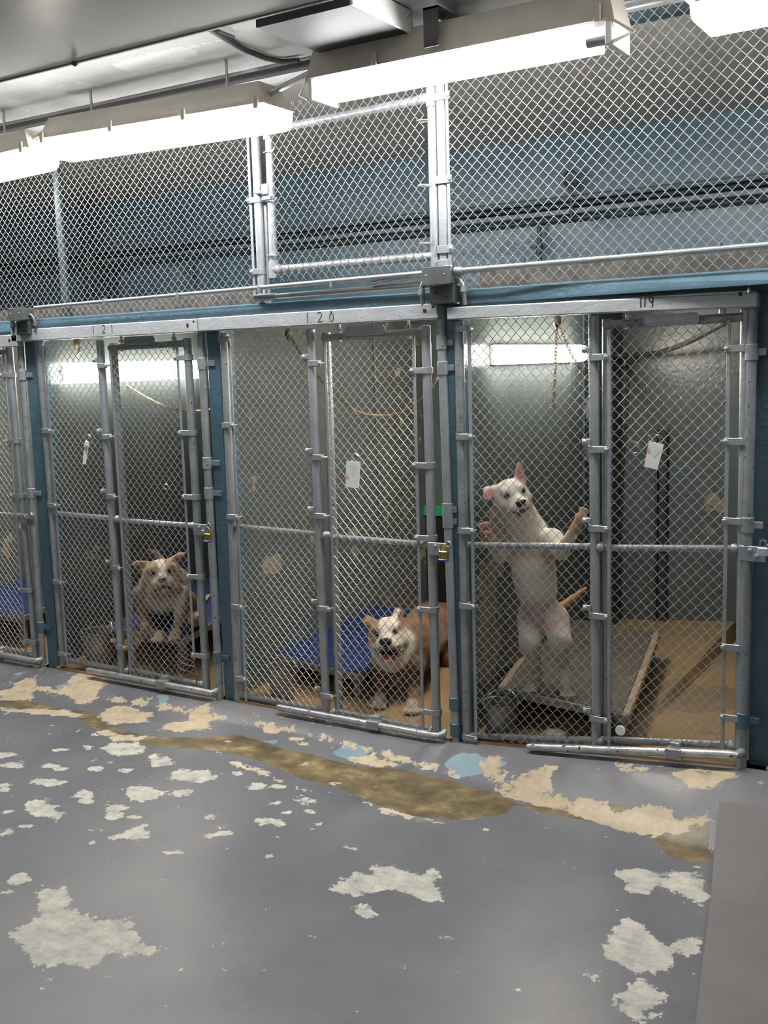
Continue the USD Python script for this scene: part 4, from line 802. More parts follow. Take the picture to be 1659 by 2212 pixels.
single('swag_rope', MB().tube(smooth_path([A(760, 882, 4.5), A(800, 896, 4.5), A(850, 896, 4.5), A(890, 878, 4.4), A(925, 845, 4.3), A(950, 800, 4.25)], 40), .0065, 8), M['rope'], 'tan rope sagging across kennel 120', 'rope')
single('swag_rope', MB().tube(smooth_path([at_x(258, 824, PX[0] + .036), A(300, 848, 4.7), A(345, 872, 4.7), A(390, 886, 4.8), A(440, 886, 4.9), at_x(486, 876, PX[1] - .042)], 40), .005, 8), M['rope'], 'thin tan cord hanging below the lamp in kennel 121', 'rope')
single('hook', MB().sphere(A(167, 740, 4.25), (.022, .022, .03)).tube([A(167, 735, 4.25), A(172, 760, 4.25), A(166, 768, 4.25)], .006, 8), M['rust'], 'rusty hook at the top left of kennel 121', 'hook')
single('lamp_cable', MB().tube(smooth_path([A(88, 780, 4.2), A(100, 795, 4.2), A(118, 803, 4.18), A(136, 801, 4.17)], 16), .009, 8), M['conduit'], 'bent grey cable feeding the lamp in kennel 121', 'cable')
single('lamp_cable', MB().tube(smooth_path([A(1010, 700, 4.25), A(1022, 735, 4.25), A(1032, 752, 4.26), A(1046, 756, 4.27)], 16), .009, 8), M['cable'], 'dark bent cable feeding the lamp in kennel 119', 'cable')
# guillotine door tracks and doors on the back wall
q0, q1 = A(1428, 928, 5.93), A(1424, 1385, 5.93)
t = thing('door_track', 'dark vertical door track on the back wall of kennel 119', 'door track', (q0[0], 5.93, q1[2]))
for dx in (-.022, .030): obj('rail', MB().box((q0[0] + dx - .007, 5.915, q1[2]), (q0[0] + dx + .007, YBACK, q0[2]), .002), M['darkbox'], t)
obj('channel', MB().box((q0[0] - .02, 5.938, q1[2]), (q0[0] + .028, YBACK, q0[2]), .002), M['pipe_dark'], t)
q0 = A(1228, 860, 5.45)
for xx, k in ((1212, 2),):
    t = thing('partition_plate', 'dark steel plate with two hinges at the back corner of kennel 119', 'steel plate', (PX[2] + .05, 5.6, .2))
    obj('plate', MB().box((PX[2] + .041, 5.36, .18), (PX[2] + .055, YBACK - .01, ZROOF - .02), .003), M['pipe_dark'], t)
    for py in (890, 985): z = at_x(1222, py, PX[2] + .06)[2]; obj('hinge', MB().box((PX[2] + .052, 5.36, z - .02), (PX[2] + .075, 5.52, z + .02), .004).tube([(PX[2] + .07, 5.37, z - .05), (PX[2] + .07, 5.37, z + .05)], .012, 10), M['steelbox'], t)
t = thing('partition_plate', 'dark grey panel at the back end of the left partition of kennel 120', 'panel', (PX[1] + .05, 5.6, .2))
panel('plate', (PX[1] + .052, 5.40, .17), (0, YBACK - 5.42, 0), (0, 0, ZROOF - .2), 30, 60, M['kback'], [(at_x(862, 1215, PX[1] + .05), (1, .2, .18), 1.0), (at_x(868, 1150, PX[1] + .05), (1, .15, .05), .8)], None, .1, parent=None, thick=(-.012, 0, 0)) if False else None
pg = MB().box((PX[1] + .041, 5.38, .17), (PX[1] + .053, YBACK - .01, ZROOF - .02), .002)
obj('plate', pg, M['kback2'] if 'kback2' in M else paint('chipped_dark_panel', (.10, .115, .11), (.08, .09, .088), .3, 0, 6, .3, 20, chips=(.36, .33, .22), chip_at=.63, chip_scale=7), t)
t = thing('partition_plate', 'dark panel at the back end of the left partition of kennel 121', 'panel', (PX[0] + .05, 5.6, .2))
obj('plate', MB().box((PX[0] + .041, 5.36, .17), (PX[0] + .053, YBACK - .01, ZROOF - .02), .002), paint('dark_teal_panel', (.07, .09, .10), (.055, .07, .08), .3, 0, 6, .3, 20), t)
qa, qb = A(908, 1112, 5.93), A(960, 1440, 5.93)
t = thing('small_door', 'back hatch drawn as a black slab with a green strip behind the brown dog in kennel 120', 'hatch', (qa[0] + .25, 5.93, .2))
obj('dark_opening', MB().box((qa[0], 5.935, .16), (qa[0] + .5, YBACK - .0005, qa[2]), .002), flat('hatch_black', (.010, .010, .010), .8), t)  # flat black slab, the dark of the opening put into its colour
obj('strip', MB().box((qa[0] - .02, 5.915, qa[2]), (qa[0] + .52, 5.945, A(945, 1093, 5.93)[2]), .003), M['green'], t)

# ------------------------------------------------------------------ dog beds
def dog_bed(label, FL, FR, depth, length, z0, z1, fabric, frame, rw=.011, front=None):
    FL, FR = np.asarray(FL[:2], float), np.asarray(FR[:2], float); u = (FR - FL); w = np.linalg.norm(u); u /= w
    v = np.array([-u[1], u[0]]) if depth is None else np.asarray(depth, float) / np.linalg.norm(depth)
    def P(a, b, dz=0): q = FL + u * a + v * b; return np.array([q[0], q[1], z0 + (z1 - z0) * b / length + dz])
    t = thing('dog_bed', label, 'dog bed', P(w / 2, length / 2, -.2))
    # fabric: sagging grid with thickness
    na, nb = 26, 40; ins = rw if rw > .015 else -.5 * rw
    def fab(uu, vv, dz=.0):
        q = FL + np.outer(uu * (w - 2 * ins) + ins, u) + np.outer(vv * (length - .5 * rw) - .5 * rw, v)
        sag = -.012 * np.sin(math.pi * uu) * np.sin(math.pi * vv) + .002 * np.sin(vv * 40)
        return np.column_stack([q, z0 + .017 + (z1 - z0) * vv + sag + dz])
    g0 = grid(na, nb, lambda a, b: fab(a, b)); g1 = grid(na, nb, lambda a, b: fab(a, b, -.006)); g1.faces = g1.faces[:, ::-1]
    obj('fabric', trimesh.util.concatenate([g0, g1]), fabric, t, True)
    h = .017
    for (a0, b0, a1, b1) in ((0, 0, w, 0), (0, length, w, length), (0, 0, 0, length), (w, 0, w, length)):
        p, q = P(a0, b0), P(a1, b1); d = q - p; L = np.linalg.norm(d); d /= L; s = np.cross([0, 0, 1.0], d); s /= np.linalg.norm(s); nn = np.cross(d, s)
        obj('frame_rail', MB().obox((p + q) / 2 + [0, 0, -.004], [d, s, nn], [L / 2 + rw, rw, .019], .004), frame if b0 != b1 or front is None else front, t)
    for a in (.03, w - .03):
        for b in (.04, length - .04):
            p = P(a, b, -.02); fz_ = float(kerb_z(p[0])) + .02 + .055 * (p[1] - 4) / 1.95
            obj('leg', MB().box((p[0] - .02, p[1] - .02, fz_), (p[0] + .02, p[1] + .02, p[2]), .003), M['bedframe'], t)
    return t, P
zf0, zf1 = CAMZ - 1.455, CAMZ - 1.40
b119, P119 = dog_bed('brown raised dog bed with tan rails under the white dog', at_z(1085, 1488, zf0), at_z(1352, 1549, zf0), (-.20, .98), 1.13, zf0, zf1, M['fabric_brown'], M['bedframe_wood'], .017, M['bedframe'])
b120, P120 = dog_bed('blue raised dog bed beside the brown dog', at_z(598, 1420, .207), at_z(778, 1462, .207), (-.20, .98), 1.10, .207, .255, M['fabric_blue'], M['bedframe'])
b121, P121 = dog_bed('blue raised dog bed under the tan dog in kennel 121', at_z(235, 1357, zf0), at_z(393, 1386, zf0), (-.20, .98), 1.13, zf0, zf1, M['fabric_blue'], M['bedframe_wood'])
b122, P122 = dog_bed('blue raised dog bed at the left edge in kennel 122', at_z(-110, 1316, zf0), at_z(46, 1336, zf0), (-.20, .98), 1.13, zf0, zf1, M['fabric_blue'], M['bedframe'])
poly = [at_z(px, py, zf0 + .012) for px, py in ((383, 1349), (399, 1322), (420, 1306), (457, 1297), (446, 1311), (429, 1338), (406, 1350))]
pp = np.array(poly); pp[:, 2] = zf0 + .012 + .055 * (pp[:, 1] - pp[:, 1].min()) / 1.13
import shapely.geometry as sg
tri = trimesh.creation.extrude_polygon(sg.Polygon(pp[:, :2]), .006, engine='earcut'); tri.vertices[:, 2] += zf0 + .006 + .05 * (tri.vertices[:, 1] - 4.1)
single('torn_mat', tri, M['yellow'], 'torn tan mat lying on the blue bed in kennel 121', 'mat', smooth=False)

# ------------------------------------------------------------------ buckets, bowl, cards, rings, locks
def bucket(label, c, R, H, zb, handle_up=True):
    t = thing('steel_bucket', label, 'bucket', (c[0], c[1], zb)); r2 = R * .74
    prof = [(0, .004), (r2 - .004, .004), (r2 - .003, .006), (R - .004, H - .004), (R - .002, H), (R + .005, H + .002), (R + .006, H - .004), (R, H - .008), (R * .985, H - .03), (r2 + .004, .01), (r2, 0), (0, 0)]
    obj('pail', MB().lathe(prof, (c[0], c[1], zb), 40), M['bucket'], t)
    a = np.linspace(0, math.pi, 16); tl = .9 if handle_up else 2.2
    hp = np.stack([c[0] + R * np.cos(a), c[1] + R * .9 * np.sin(a) * math.cos(tl), zb + H - .01 + R * .9 * np.sin(a) * math.sin(tl)], 1)
    obj('bail_handle', MB().tube(hp, .0028, 6), M['steel'], t)
    return t
cb = at(1082, 1516, 4.092); zk_ = float(kerb_z(cb[0])) + .016; bucket('dull steel water bucket at the foot of the brown bed', cb, .078, cb[2] - zk_, zk_)
cb = at(609, 1437, 4.098); bucket('dull steel bucket beside the blue bed in kennel 120', cb, .076, cb[2] - .085, .085)
cb = at(212, 1362, 4.118); bucket('dull steel bucket with a raised handle in kennel 121', cb, .098, cb[2] - .085, .085)
qb = at(1080, 1612, 4.06)
single('steel_bowl', MB().lathe([(0, 0), (.045, 0), (.062, .018), (.068, .035), (.064, .035), (.057, .018), (.042, .005), (0, .005)], (qb[0] + .01, 4.045, float(kerb_z(qb[0])) + .012), 32), M['bucket'], 'shallow steel bowl on the floor at the foot of the panel by the bucket', 'bowl')
def key_ring(c, R=.022, axis=(0, 1, .15)): return MB().ring(c, R, .0014, axis, 28, 6).ring(np.asarray(c) + [.002, .002, .001], R * .97, .0012, axis, 28, 6)
cardmat = mat('card_paper', {'tc': ('texture_coordinate', {}), 'sx': ('separate_xyz', {}), 'n': ('noise_texture', {'scale': 26., 'detail': 2.}),
    'r': ('rgb_ramp', {'ramp': [(.40, (.74, .74, .72)), (.52, (.66, .72, .66)), (.58, (.42, .62, .36)), (.63, (.74, .74, .72)), (.70, (.72, .48, .56))]}), 'p': ('principled_bsdf', {'roughness': .6})},
    [('tc.object', 'n.vector'), ('n.fac', 'r.fac'), ('r.color', 'p.base_color')])
def card(label, pts, ring_c, y=3.958):
    t = thing('cage_card', label, 'card', at(*pts[0], y))
    q = np.array([at(px, py, y) for px, py in pts]); bk = q + [0, .0022, 0]
    obj('sheet', trimesh.convex.convex_hull(np.vstack([q, bk])), M['white_mark'], t)
    o, e1, e2 = q[0], q[1] - q[0], q[3] - q[0]
    def patch(name, u0, v0, u1, v1, m):
        ctr = o + e1 * (u0 + u1) / 2 + e2 * (v0 + v1) / 2; th = np.linspace(0, 2 * math.pi, 15)[:-1]
        rr = 1 + .25 * np.sin(th * 3 + u0 * 9); pts_ = [ctr + e1 * (u1 - u0) / 2 * r_ * math.cos(a) + e2 * (v1 - v0) / 2 * r_ * math.sin(a) for a, r_ in zip(th, rr)]
        pts_ = np.array(pts_); v = np.vstack([ctr[None], pts_]) + [0, -.0006, 0]; n = len(pts_); f = np.array([[0, 1 + (i + 1) % n, 1 + i] for i in range(n)])
        obj(name, trimesh.Trimesh(v, f, process=False), m, t, False)
    if 'narrow' not in label:
        patch('print_blot', .30, .10, .80, .55, paint('card_green', (.50, .66, .42), (.60, .70, .58), .6) if 'green' in label else paint('card_pale_green', (.56, .68, .58), (.62, .70, .64), .6))
        patch('print_blot', .02, .22 if 'green' in label else .50, .22, .48 if 'green' in label else .72, flat('card_pink', (.70, .34, .46), .6))
    else:
        patch('print_blot', .05, .18, .45, .42, flat('card_red', (.60, .12, .14), .6)); patch('print_blot', .4, .15, .9, .5, flat('card_lines', (.25, .25, .27), .6))
    obj('split_ring', key_ring(at(*ring_c, y + .004)), M['steel'], t)
card('white cage card on a ring with a pink mark, on the gate of kennel 120', [(748, 996), (778, 997), (775, 1055), (746, 1052)], (766, 990))
card('tilted white cage card with a green blot on the gate of kennel 119', [(1402, 953), (1434, 960), (1420, 1015), (1391, 1008)], (1412, 950))
card('narrow white cage card seen at an angle on the panel of kennel 121', [(183, 953), (192, 956), (185, 1004), (178, 1002)], (190, 947))
single('split_ring', key_ring(at(1369, 966, 3.962), .024, (.3, 1, .2)), M['steel'], 'empty split ring on the gate of kennel 119 beside the tilted card', 'ring')
single('split_ring', key_ring(at(358, 1051, 3.962), .014), M['steel'], 'empty small ring on the gate mesh of kennel 121', 'ring')
q = at(1340, 1578, 3.955); t = thing('white_disc', 'white plastic disc with a bolt low on the gate of kennel 119', 'disc', q)
obj('disc', MB().lathe([(0, -.004), (.019, -.004), (.0205, -.002), (.0205, .003), (.019, .005), (0, .005)], q, 32, axis=1), flat('white_plastic', (.80, .80, .77), .4), t)
obj('bolt', MB().lathe([(0, .003), (.006, .003), (.006, .010), (0, .011)], q + [0, .0, 0], 6, axis=1), M['steelbox'], t)
def padlock(label, px, py, s=1.0, body=M['brass'], lean=0., y=3.945):
    c = at(px, py, y); t = thing('padlock', label, 'padlock', c); w, h, d = .021 * s, .018 * s, .009 * s
    obj('body', MB().box(c + [-w, -d, -h], c + [w, d, h], .003), body, t)
    if body is M['brass']:
        obj('bumper', MB().box(c + [-w - .001, -d - .001, -h - .008], c + [w + .001, d + .001, -h + .004], .003), M['lock_blue'], t)
        obj('bumper_band', MB().box(c + [-w - .0015, -d - .0015, -h - .003], c + [w * .4, d, -h + .001], .001), M['lock_grey'], t)
    a = np.linspace(0, math.pi, 14); hp = np.stack([c[0] + .013 * s * np.cos(a), np.full(14, c[1]), c[2] + h + .012 + .016 * s * np.sin(a)], 1)
    hp = np.vstack([[hp[0][0], c[1], c[2] + h - .005], hp, [hp[-1][0], c[1], c[2] + h - .005]]); obj('shackle', MB().tube(hp, .0036 * s, 8), M['steel'] if body is not M['brass'] else M['brass'], t)
padlock('brass padlock with a blue base beside the dog with its tongue out', 958, 1199)
padlock('brass padlock with a blue base level with the tan dog', 449, 1160)
padlock('dull tilted padlock at the right side of kennel 119', 1648, 1192, .9, M['lock_grey'])
padlock('grey laminated padlock at the left side beside the gate of kennel 122', 66, 1126, 1.1, M['steelbox'])
q = at_z(1165, 1596, .16); t = thing('food_scrap', 'pale scrap with orange spots on the floor of kennel 119', 'scrap', q)
zz = float(kerb_z(q[0])) + .02
obj('lump', MB().sphere((q[0], 4.10, zz + .012), (.055, .04, .022), 3), paint('scrap_pale', (.55, .52, .40), (.45, .42, .32), .7, 0, 40, .4, 80), t)
for dx, dy in ((-.04, -.03), (.03, -.035), (.045, -.01)): obj('spot', MB().sphere((q[0] + dx, 4.10 + dy, zz + .010), (.016, .012, .012), 2), flat('scrap_orange', (.62, .20, .05), .6), t)
# floor plate lying over the kerb at the right
c4 = [at_z(1553, 1737, .118), at_z(1502, 2212, .012)]
d = (c4[1] - c4[0]); d[2] = 0; d /= np.linalg.norm(d); s = np.array([-d[1], d[0], 0.0])
F0 = c4[0]; near = F0 + d * 2.1; pts = []
prof = [(F0, None)]
L = 2.3; V_, F_ = [], []
for i in range(40):
    p = F0 + d * L * i / 39; zq = float(floor_z(p[0], p[1])) + .012
    zl_ = np.interp(i / 39 * L, [0, .45, .6], [.128, .03, .018]); zq = max(zq, zl_)
    for w in (0, 1.1):
        for dz in (0, -.008): r_ = p + s * w; V_.append((r_[0], r_[1], zq + dz))
for i in range(39):
    a = i * 4; b = a + 4
    F_ += [[a, a + 2, b + 2], [a, b + 2, b], [a + 1, b + 1, b + 3], [a + 1, b + 3, a + 3], [a, b, b + 1], [a, b + 1, a + 1], [a + 2, a + 3, b + 3], [a + 2, b + 3, b + 2]]
F_ += [[0, 1, 3], [0, 3, 2]]
single('floor_sheet', trimesh.Trimesh(np.array(V_), np.array(F_), process=False), M['mat'], 'brownish grey sheet lying on the floor at the lower right corner', 'floor mat', smooth=20)

# ------------------------------------------------------------------ dogs: one blended skin each
def sd_cone(P, a, b, ra, rb):
    a, b = np.asarray(a, np.float32), np.asarray(b, np.float32); ba = b - a; l2 = float(ba @ ba) + 1e-12
    h = np.clip((P - a) @ ba / l2, 0, 1); d = np.linalg.norm(P - a - h[:, None] * ba, axis=1); return d - (ra + (rb - ra) * h)
def sd_ell(P, c, R, r):
    q = (P - np.asarray(c, np.float32)) @ np.asarray(R, np.float32).T; r = np.asarray(r, np.float32)
    k0 = np.linalg.norm(q / r, axis=1); k1 = np.linalg.norm(q / (r * r), axis=1) + 1e-9; return k0 * (k0 - 1) / k1
def smin(a, b, k):
    h = np.clip(.5 + .5 * (b - a) / k, 0, 1); return b + (a - b) * h - k * h * (1 - h)
def eval_prims(P, prims):
    d = None
    for p in prims:
        kind, k = p[0], p[-1]
        v = sd_cone(P, *p[1:-1]) if kind == 'c' else sd_ell(P, *p[1:-1])
        if kind == 'cut': raise ValueError
        d = v if d is None else smin(d, v, k)
    return d
def skin(prims, cuts, lo, hi, h):
    lo, hi = np.asarray(lo), np.asarray(hi); n = np.ceil((hi - lo) / h).astype(int) + 1
    ax = [lo[i] + h * np.arange(n[i]) for i in range(3)]
    P = np.stack(np.meshgrid(*ax, indexing='ij'), -1).reshape(-1, 3).astype(np.float32)
    d = np.concatenate([eval_prims(c, prims) for c in np.array_split(P, max(1, len(P) // 200000))])
    for c_ in cuts:
        v = sd_cone(P, *c_[1:-1]) if c_[0] == 'c' else sd_ell(P, *c_[1:-1]); d = -smin(-d, v, c_[-1])
    d = d + .0016 * (meshkit.noise(P * 38, 3) - .5).astype(np.float32)
    D = d.reshape(n); S = D < 0
    cs = np.zeros(n - 1, np.int8); acc = np.zeros((*(n - 1), 3)); cnt = np.zeros(n - 1)
    idx = np.stack(np.meshgrid(*[np.arange(m - 1) for m in n], indexing='ij'), -1).astype(float)
    for axis in range(3):
        for o1 in (0, 1):
            for o2 in (0, 1):
                off = [0, 0, 0]; oth = [q for q in range(3) if q != axis]; off[oth[0]], off[oth[1]] = o1, o2
                sl0 = tuple(slice(off[q], off[q] + n[q] - 1) for q in range(3)); off2 = off.copy(); off2[axis] = 1
                sl1 = tuple(slice(off2[q], off2[q] + n[q] - 1) for q in range(3))
                a, b = D[sl0], D[sl1]; x = (a < 0) != (b < 0); t = np.where(x, a / np.where(x, a - b, 1), 0)
                e = idx + np.array(off); e[..., axis] += t; acc += e * x[..., None]; cnt += x
    act = cnt > 0; vid = -np.ones(n - 1, int); vid[act] = np.arange(act.sum()); V = acc[act] / cnt[act][:, None] * h + lo
    F = []
    for axis in range(3):
        o = [q for q in range(3) if q != axis]; a0 = [slice(1, -1)] * 3; a0[axis] = slice(0, n[axis] - 1); a1 = list(a0); a1[axis] = slice(1, n[axis])
        A_, B_ = S[tuple(a0)], S[tuple(a1)]
        ii = np.argwhere(A_ != B_); flip = A_[tuple(ii.T)]; ii = ii + np.array([0 if q == axis else 1 for q in range(3)])
        def cell(d0, d1): j = ii.copy(); j[:, o[0]] -= d0; j[:, o[1]] -= d1; return vid[tuple(j.T)]
        c00, c10, c11, c01 = cell(1, 1), cell(0, 1), cell(0, 0), cell(1, 0)
        if axis == 1: flip = ~flip
        q1 = np.stack([c00, c10, c11], 1); q2 = np.stack([c00, c11, c01], 1)
        for q in (q1, q2): F.append(np.where(flip[:, None], q, q[:, ::-1]))
    t = trimesh.Trimesh(V, np.vstack(F), process=False)
    parts = t.split(only_watertight=False) if False else [t]
    return parts[0]
def smoothstep(a, b, x): t = np.clip((x - a) / (b - a), 0, 1); return t * t * (3 - 2 * t)
def blend(col, c2, m): return col * (1 - m[:, None]) + np.asarray(c2) * m[:, None]
class Head:
    """Head frame: F toward the muzzle, S toward the picture's right, U up; s scales it."""
    def __init__(h, eyeL, eyeR, y, s, pitch, yaw, ew=.068):
        a, b = at(*eyeL, y), at(*eyeR, y); mid = (a + b) / 2; V = EYE - mid; V /= np.linalg.norm(V)
        S = b - a; S -= V * (S @ V); S /= np.linalg.norm(S); U = np.cross(V, S)
        F = V * math.cos(yaw) + S * math.sin(yaw); S = S * math.cos(yaw) - V * math.sin(yaw)
        F2 = F * math.cos(pitch) - U * math.sin(pitch); U = U * math.cos(pitch) + F * math.sin(pitch); F = F2
        h.F, h.S, h.U, h.s = F, S, U, s; h.c = mid - s * (.060 * F + .010 * U)
        h.R = np.stack([F, S, U])
    def p(h, f, s, u): return h.c + h.s * (f * h.F + s * h.S + u * h.U)
    def local(h, P): return (P - h.c) @ h.R.T / h.s
    def cone(h, a, b, ra, rb, k=.015): return ('c', h.p(*a), h.p(*b), ra * h.s, rb * h.s, k * h.s)
    def ell(h, c, r, k=.02): return ('e', h.p(*c), h.R, np.array(r) * h.s, k * h.s)
def dog_head(h, ears, mw=1., ml=1., wide=1., jaw_drop=0., folds=0.):
    W = wide
    pr = [h.ell((0, 0, .004), (.078, .070 * W, .060)), h.ell((-.02, .0, -.03), (.06, .068 * W, .06)),
          h.ell((.012, .050 * W, -.030), (.05, .034, .044), .025), h.ell((.012, -.050 * W, -.030), (.05, .034, .044), .025),
          h.ell((.050, .033 * W, .026), (.022, .022, .013), .02), h.ell((.050, -.033 * W, .026), (.022, .022, .013), .02),
          h.cone((.045, 0, -.012), (.110 * ml, 0, -.022), .030 * mw, .021 * mw, .025),
          h.cone((.05, .022 * mw, -.036), (.105 * ml, .021 * mw, -.044), .029, .025, .018), h.cone((.05, -.022 * mw, -.036), (.105 * ml, -.021 * mw, -.044), .029, .025, .018),
          h.cone((.02, 0, -.066), (.088 * ml, 0, -.074 - jaw_drop), .030 * mw, .020 * mw, .014)]
    if folds:
        for s in (-1, 1):
            pr += [h.cone((.062 * ml, s * .038 * mw, -.030), (.075 * ml, s * .047 * mw, -.075), .019, .022, .014), h.cone((.072, s * .014, .004), (.060, s * .046, -.014), .009, .009, .010)]
    for e in ears:
        for a, b, ra, rb in e: pr.append(h.cone(a, b, ra, rb, .012))
    return pr
def add_face(t, h, eyes, nose=(.122, 0, -.020), nr=(.013, .020, .014), er=.0105, nm='nose'):
    for (f, s, u) in eyes:
        c = h.p(f, s, u); m = MB().sphere((0, 0, 0), er * h.s, 3).get(); e = obj('eye', trimesh.Trimesh(m.vertices + c, m.faces, process=False), M['eye'], t, True)
    b = MB().sphere((0, 0, 0), 1.0, 3).get(); v = b.vertices * np.array(nr)
    v[:, 1] *= 1 + .25 * np.clip(v[:, 2] / nr[2], -1, 1)
    for s in (-1, 1):
        d = np.linalg.norm((v - np.array([nr[0] * .85, s * nr[1] * .5, -nr[2] * .1])) / [1, 1, .8], axis=1); v[:, 0] -= .006 * np.exp(-(d / .006) ** 2)
    obj('nose', trimesh.Trimesh(h.c + h.s * ((v + np.array(nose)) @ h.R), b.faces, process=False), M[nm], t, True)
def paw(prims, c, fwd, side, r, spread=1.0, up=(0, 0, 1), k=.010, claws=None):
    """Four toes fanned across the front of a paw."""
    c, fwd, side, up = map(lambda q: np.asarray(q, float), (c, fwd, side, up))
    fwd = fwd / np.linalg.norm(fwd); side = side - fwd * (side @ fwd); side /= np.linalg.norm(side)
    prims.append(('c', c - fwd * r * .6, c + fwd * r * .3, r * .85, r * .8, .012))
    for i, o in enumerate((-1.05, -.38, .38, 1.05)):
        L = 1.15 if abs(o) < .6 else .85
        a = c + side * o * r * .62 * spread - up * r * .25; b = a + fwd * r * L + side * o * r * .18 * spread
        prims.append(('c', a, b, r * .42, r * .40, k * .5))
        if claws is not None: claws.append((b + fwd * r * .30 - up * r * .05, b + fwd * r * .62 - up * r * .25, r * .11))
def claw_mesh(cl):
    m = MB()
    for a, b, r in cl: m.tube([a, (np.asarray(a) + b) / 2 + [0, 0, r * .3], b], [r, r * .8, r * .2], 6)
    return m
def frame_at(p):
    V = EYE - np.asarray(p); V /= np.linalg.norm(V); R_ = np.array([-V[1], V[0], 0]) * -1
    R_ = np.cross([0, 0, 1.0], V); R_ /= np.linalg.norm(R_); return V, R_
def bounds(prims, pad=.03):
    pts = []
    for p in prims:
        if p[0] == 'c': pts += [p[1] - p[3], p[1] + p[3], p[2] - p[4], p[2] + p[4]]
        else: pts += [p[1] - max(p[3]), p[1] + max(p[3])]
    pts = np.array(pts); return pts.min(0) - pad, pts.max(0) + pad
def C_(pts): return [np.asarray(p, float) for p in pts]

# ---- white dog standing up against the mesh of kennel 119
def white_dog():
    t = thing('dog', 'white dog standing upright on its hind legs, front paws against the wire', 'dog', at_z(1185, 1492, zf0))
    h = Head((1093, 1070), (1130, 1060), 4.10, .98, .20, .26)
    earL = [((-.01, -.058, .036), (-.012, -.100, .040), .018, .014), ((-.012, -.100, .040), (.012, -.122, .012), .014, .007), ((-.01, -.066, .02), (.012, -.112, .006), .015, .008), ((-.005, -.06, .03), (.010, -.118, .028), .012, .007)]
    earR = [((-.005, .045, .05), (-.010, .064, .118), .020, .006), ((-.005, .064, .034), (-.010, .074, .10), .018, .008), ((0, .054, .045), (-.006, .070, .125), .013, .004)]
    pr = dog_head(h, [earL, earR], 1.0, 1.02, .95)
    a = lambda px, py, y: at(px, py, y)
    body = [('c', h.p(-.03, .0, -.03), a(1138, 1150, 4.22), .072, .088, .03), ('e', a(1142, 1180, 4.225), np.eye(3), (.108, .085, .10), .04), ('e', a(1152, 1228, 4.22), np.eye(3), (.098, .098, .12), .04),
            ('e', a(1160, 1275, 4.22), np.eye(3), (.088, .090, .10), .04), ('e', a(1170, 1322, 4.26), np.eye(3), (.084, .088, .07), .04)]
    # hind legs
    for hip, knee, hock, ankle, w in (((1148, 1338, 4.24), (1145, 1392, 4.17), (1160, 1448, 4.30), (1158, 1478, 4.27), 0), ((1198, 1338, 4.24), (1211, 1388, 4.15), (1219, 1440, 4.27), (1218, 1485, 4.22), 1)):
        H_, K_, Q_, N_ = a(*hip), a(*knee), a(*hock), a(*ankle)
        body += [('c', H_, K_, .066, .046, .03), ('c', K_, Q_, .044, .024, .02), ('c', Q_, N_, .024, .021, .015)]
    cl = []
    for px, py, s in ((1148, 1486, -.35), (1224, 1497, .30)):
        p = at_z(px, py, zf0 + .022); V, R_ = frame_at(p); paw(body, p, np.array([V[0], V[1], 0]) + R_ * s, R_, .029, 1.05, claws=cl)
    body += [('c', a(1158, 1478, 4.27), at_z(1150, 1484, zf0 + .03), .021, .024, .012), ('c', a(1218, 1485, 4.22), at_z(1222, 1492, zf0 + .03), .021, .024, .012)]
    # front legs up against the wire
    yw = 4.035
    body += [('c', a(1103, 1176, 4.20), a(1080, 1200, 4.15), .052, .034, .025), ('c', a(1080, 1200, 4.15), a(1060, 1172, 4.07), .031, .024, .012),
             ('c', a(1192, 1168, 4.20), a(1213, 1192, 4.14), .055, .034, .025), ('c', a(1213, 1192, 4.14), a(1243, 1142, 4.06), .031, .022, .012),
             ('c', a(1060, 1172, 4.07), a(1050, 1152, yw + .012), .024, .028, .012), ('c', a(1243, 1142, 4.06), a(1256, 1116, yw + .012), .022, .023, .012)]
    V, R_ = frame_at(a(1050, 1150, yw)); u_ = np.array([0, 0, 1.0])
    for px, py, r, tw in ((1050, 1150, .030, -.15), (1257, 1113, .022, .35)):
        c = a(px, py, yw + .012)
        for i, o in enumerate((-1.0, -.36, .36, 1.0)):
            d = u_ * math.cos(o * .55 + tw) + R_ * math.sin(o * .55 + tw); body.append(('c', c + d * r * .6, c + d * r * 1.25, r * .44, r * .36, .004))
    # tail
    body += [('c', a(1206, 1316, 4.33), a(1238, 1292, 4.37), .021, .015, .015), ('c', a(1238, 1292, 4.37), a(1265, 1271, 4.40), .015, .008, .01)]
    prims = pr + body; lo, hi = bounds(prims); lo[1] = max(lo[1], 4.0)
    cuts = [('c', h.p(.02, -.084, .030), h.p(.030, -.116, .022), .013 * h.s, .006 * h.s, .006), ('c', h.p(.016, .060, .06), h.p(.006, .066, .106), .013 * h.s, .005 * h.s, .006),
            ('c', h.p(.128, 0, -.052), h.p(.118, .040, -.066), .004, .003, .006), ('c', h.p(.128, 0, -.052), h.p(.118, -.040, -.066), .004, .003, .006)]
    m = skin(prims, cuts, lo, hi, .0062)
    V_ = m.vertices; L = h.local(V_); col = np.tile(np.array([.53, .485, .405]), (len(V_), 1))
    nz = meshkit.fbm(V_ * 14, 3, 2)
    # pale pink belly and groin, tan on paws and tail, pink inside the ears, dark lips
    g = at(1170, 1335, 4.15); d = np.linalg.norm((V_ - g) / [.11, .13, .075], axis=1); col = blend(col, (.40, .275, .275), .85 * (1 - smoothstep(.6, 1.25, d + .25 * (nz - .5))))
    col = blend(col, (.52, .42, .33), .5 * smoothstep(.5, .7, nz) * (V_[:, 2] < h.c[2] - .12))
    d = np.linalg.norm((V_ - at(1150, 1200, 4.12)) / [.10, .2, .022], axis=1); col = blend(col, (.46, .35, .23), .7 * (1 - smoothstep(.5, 1.3, d)))
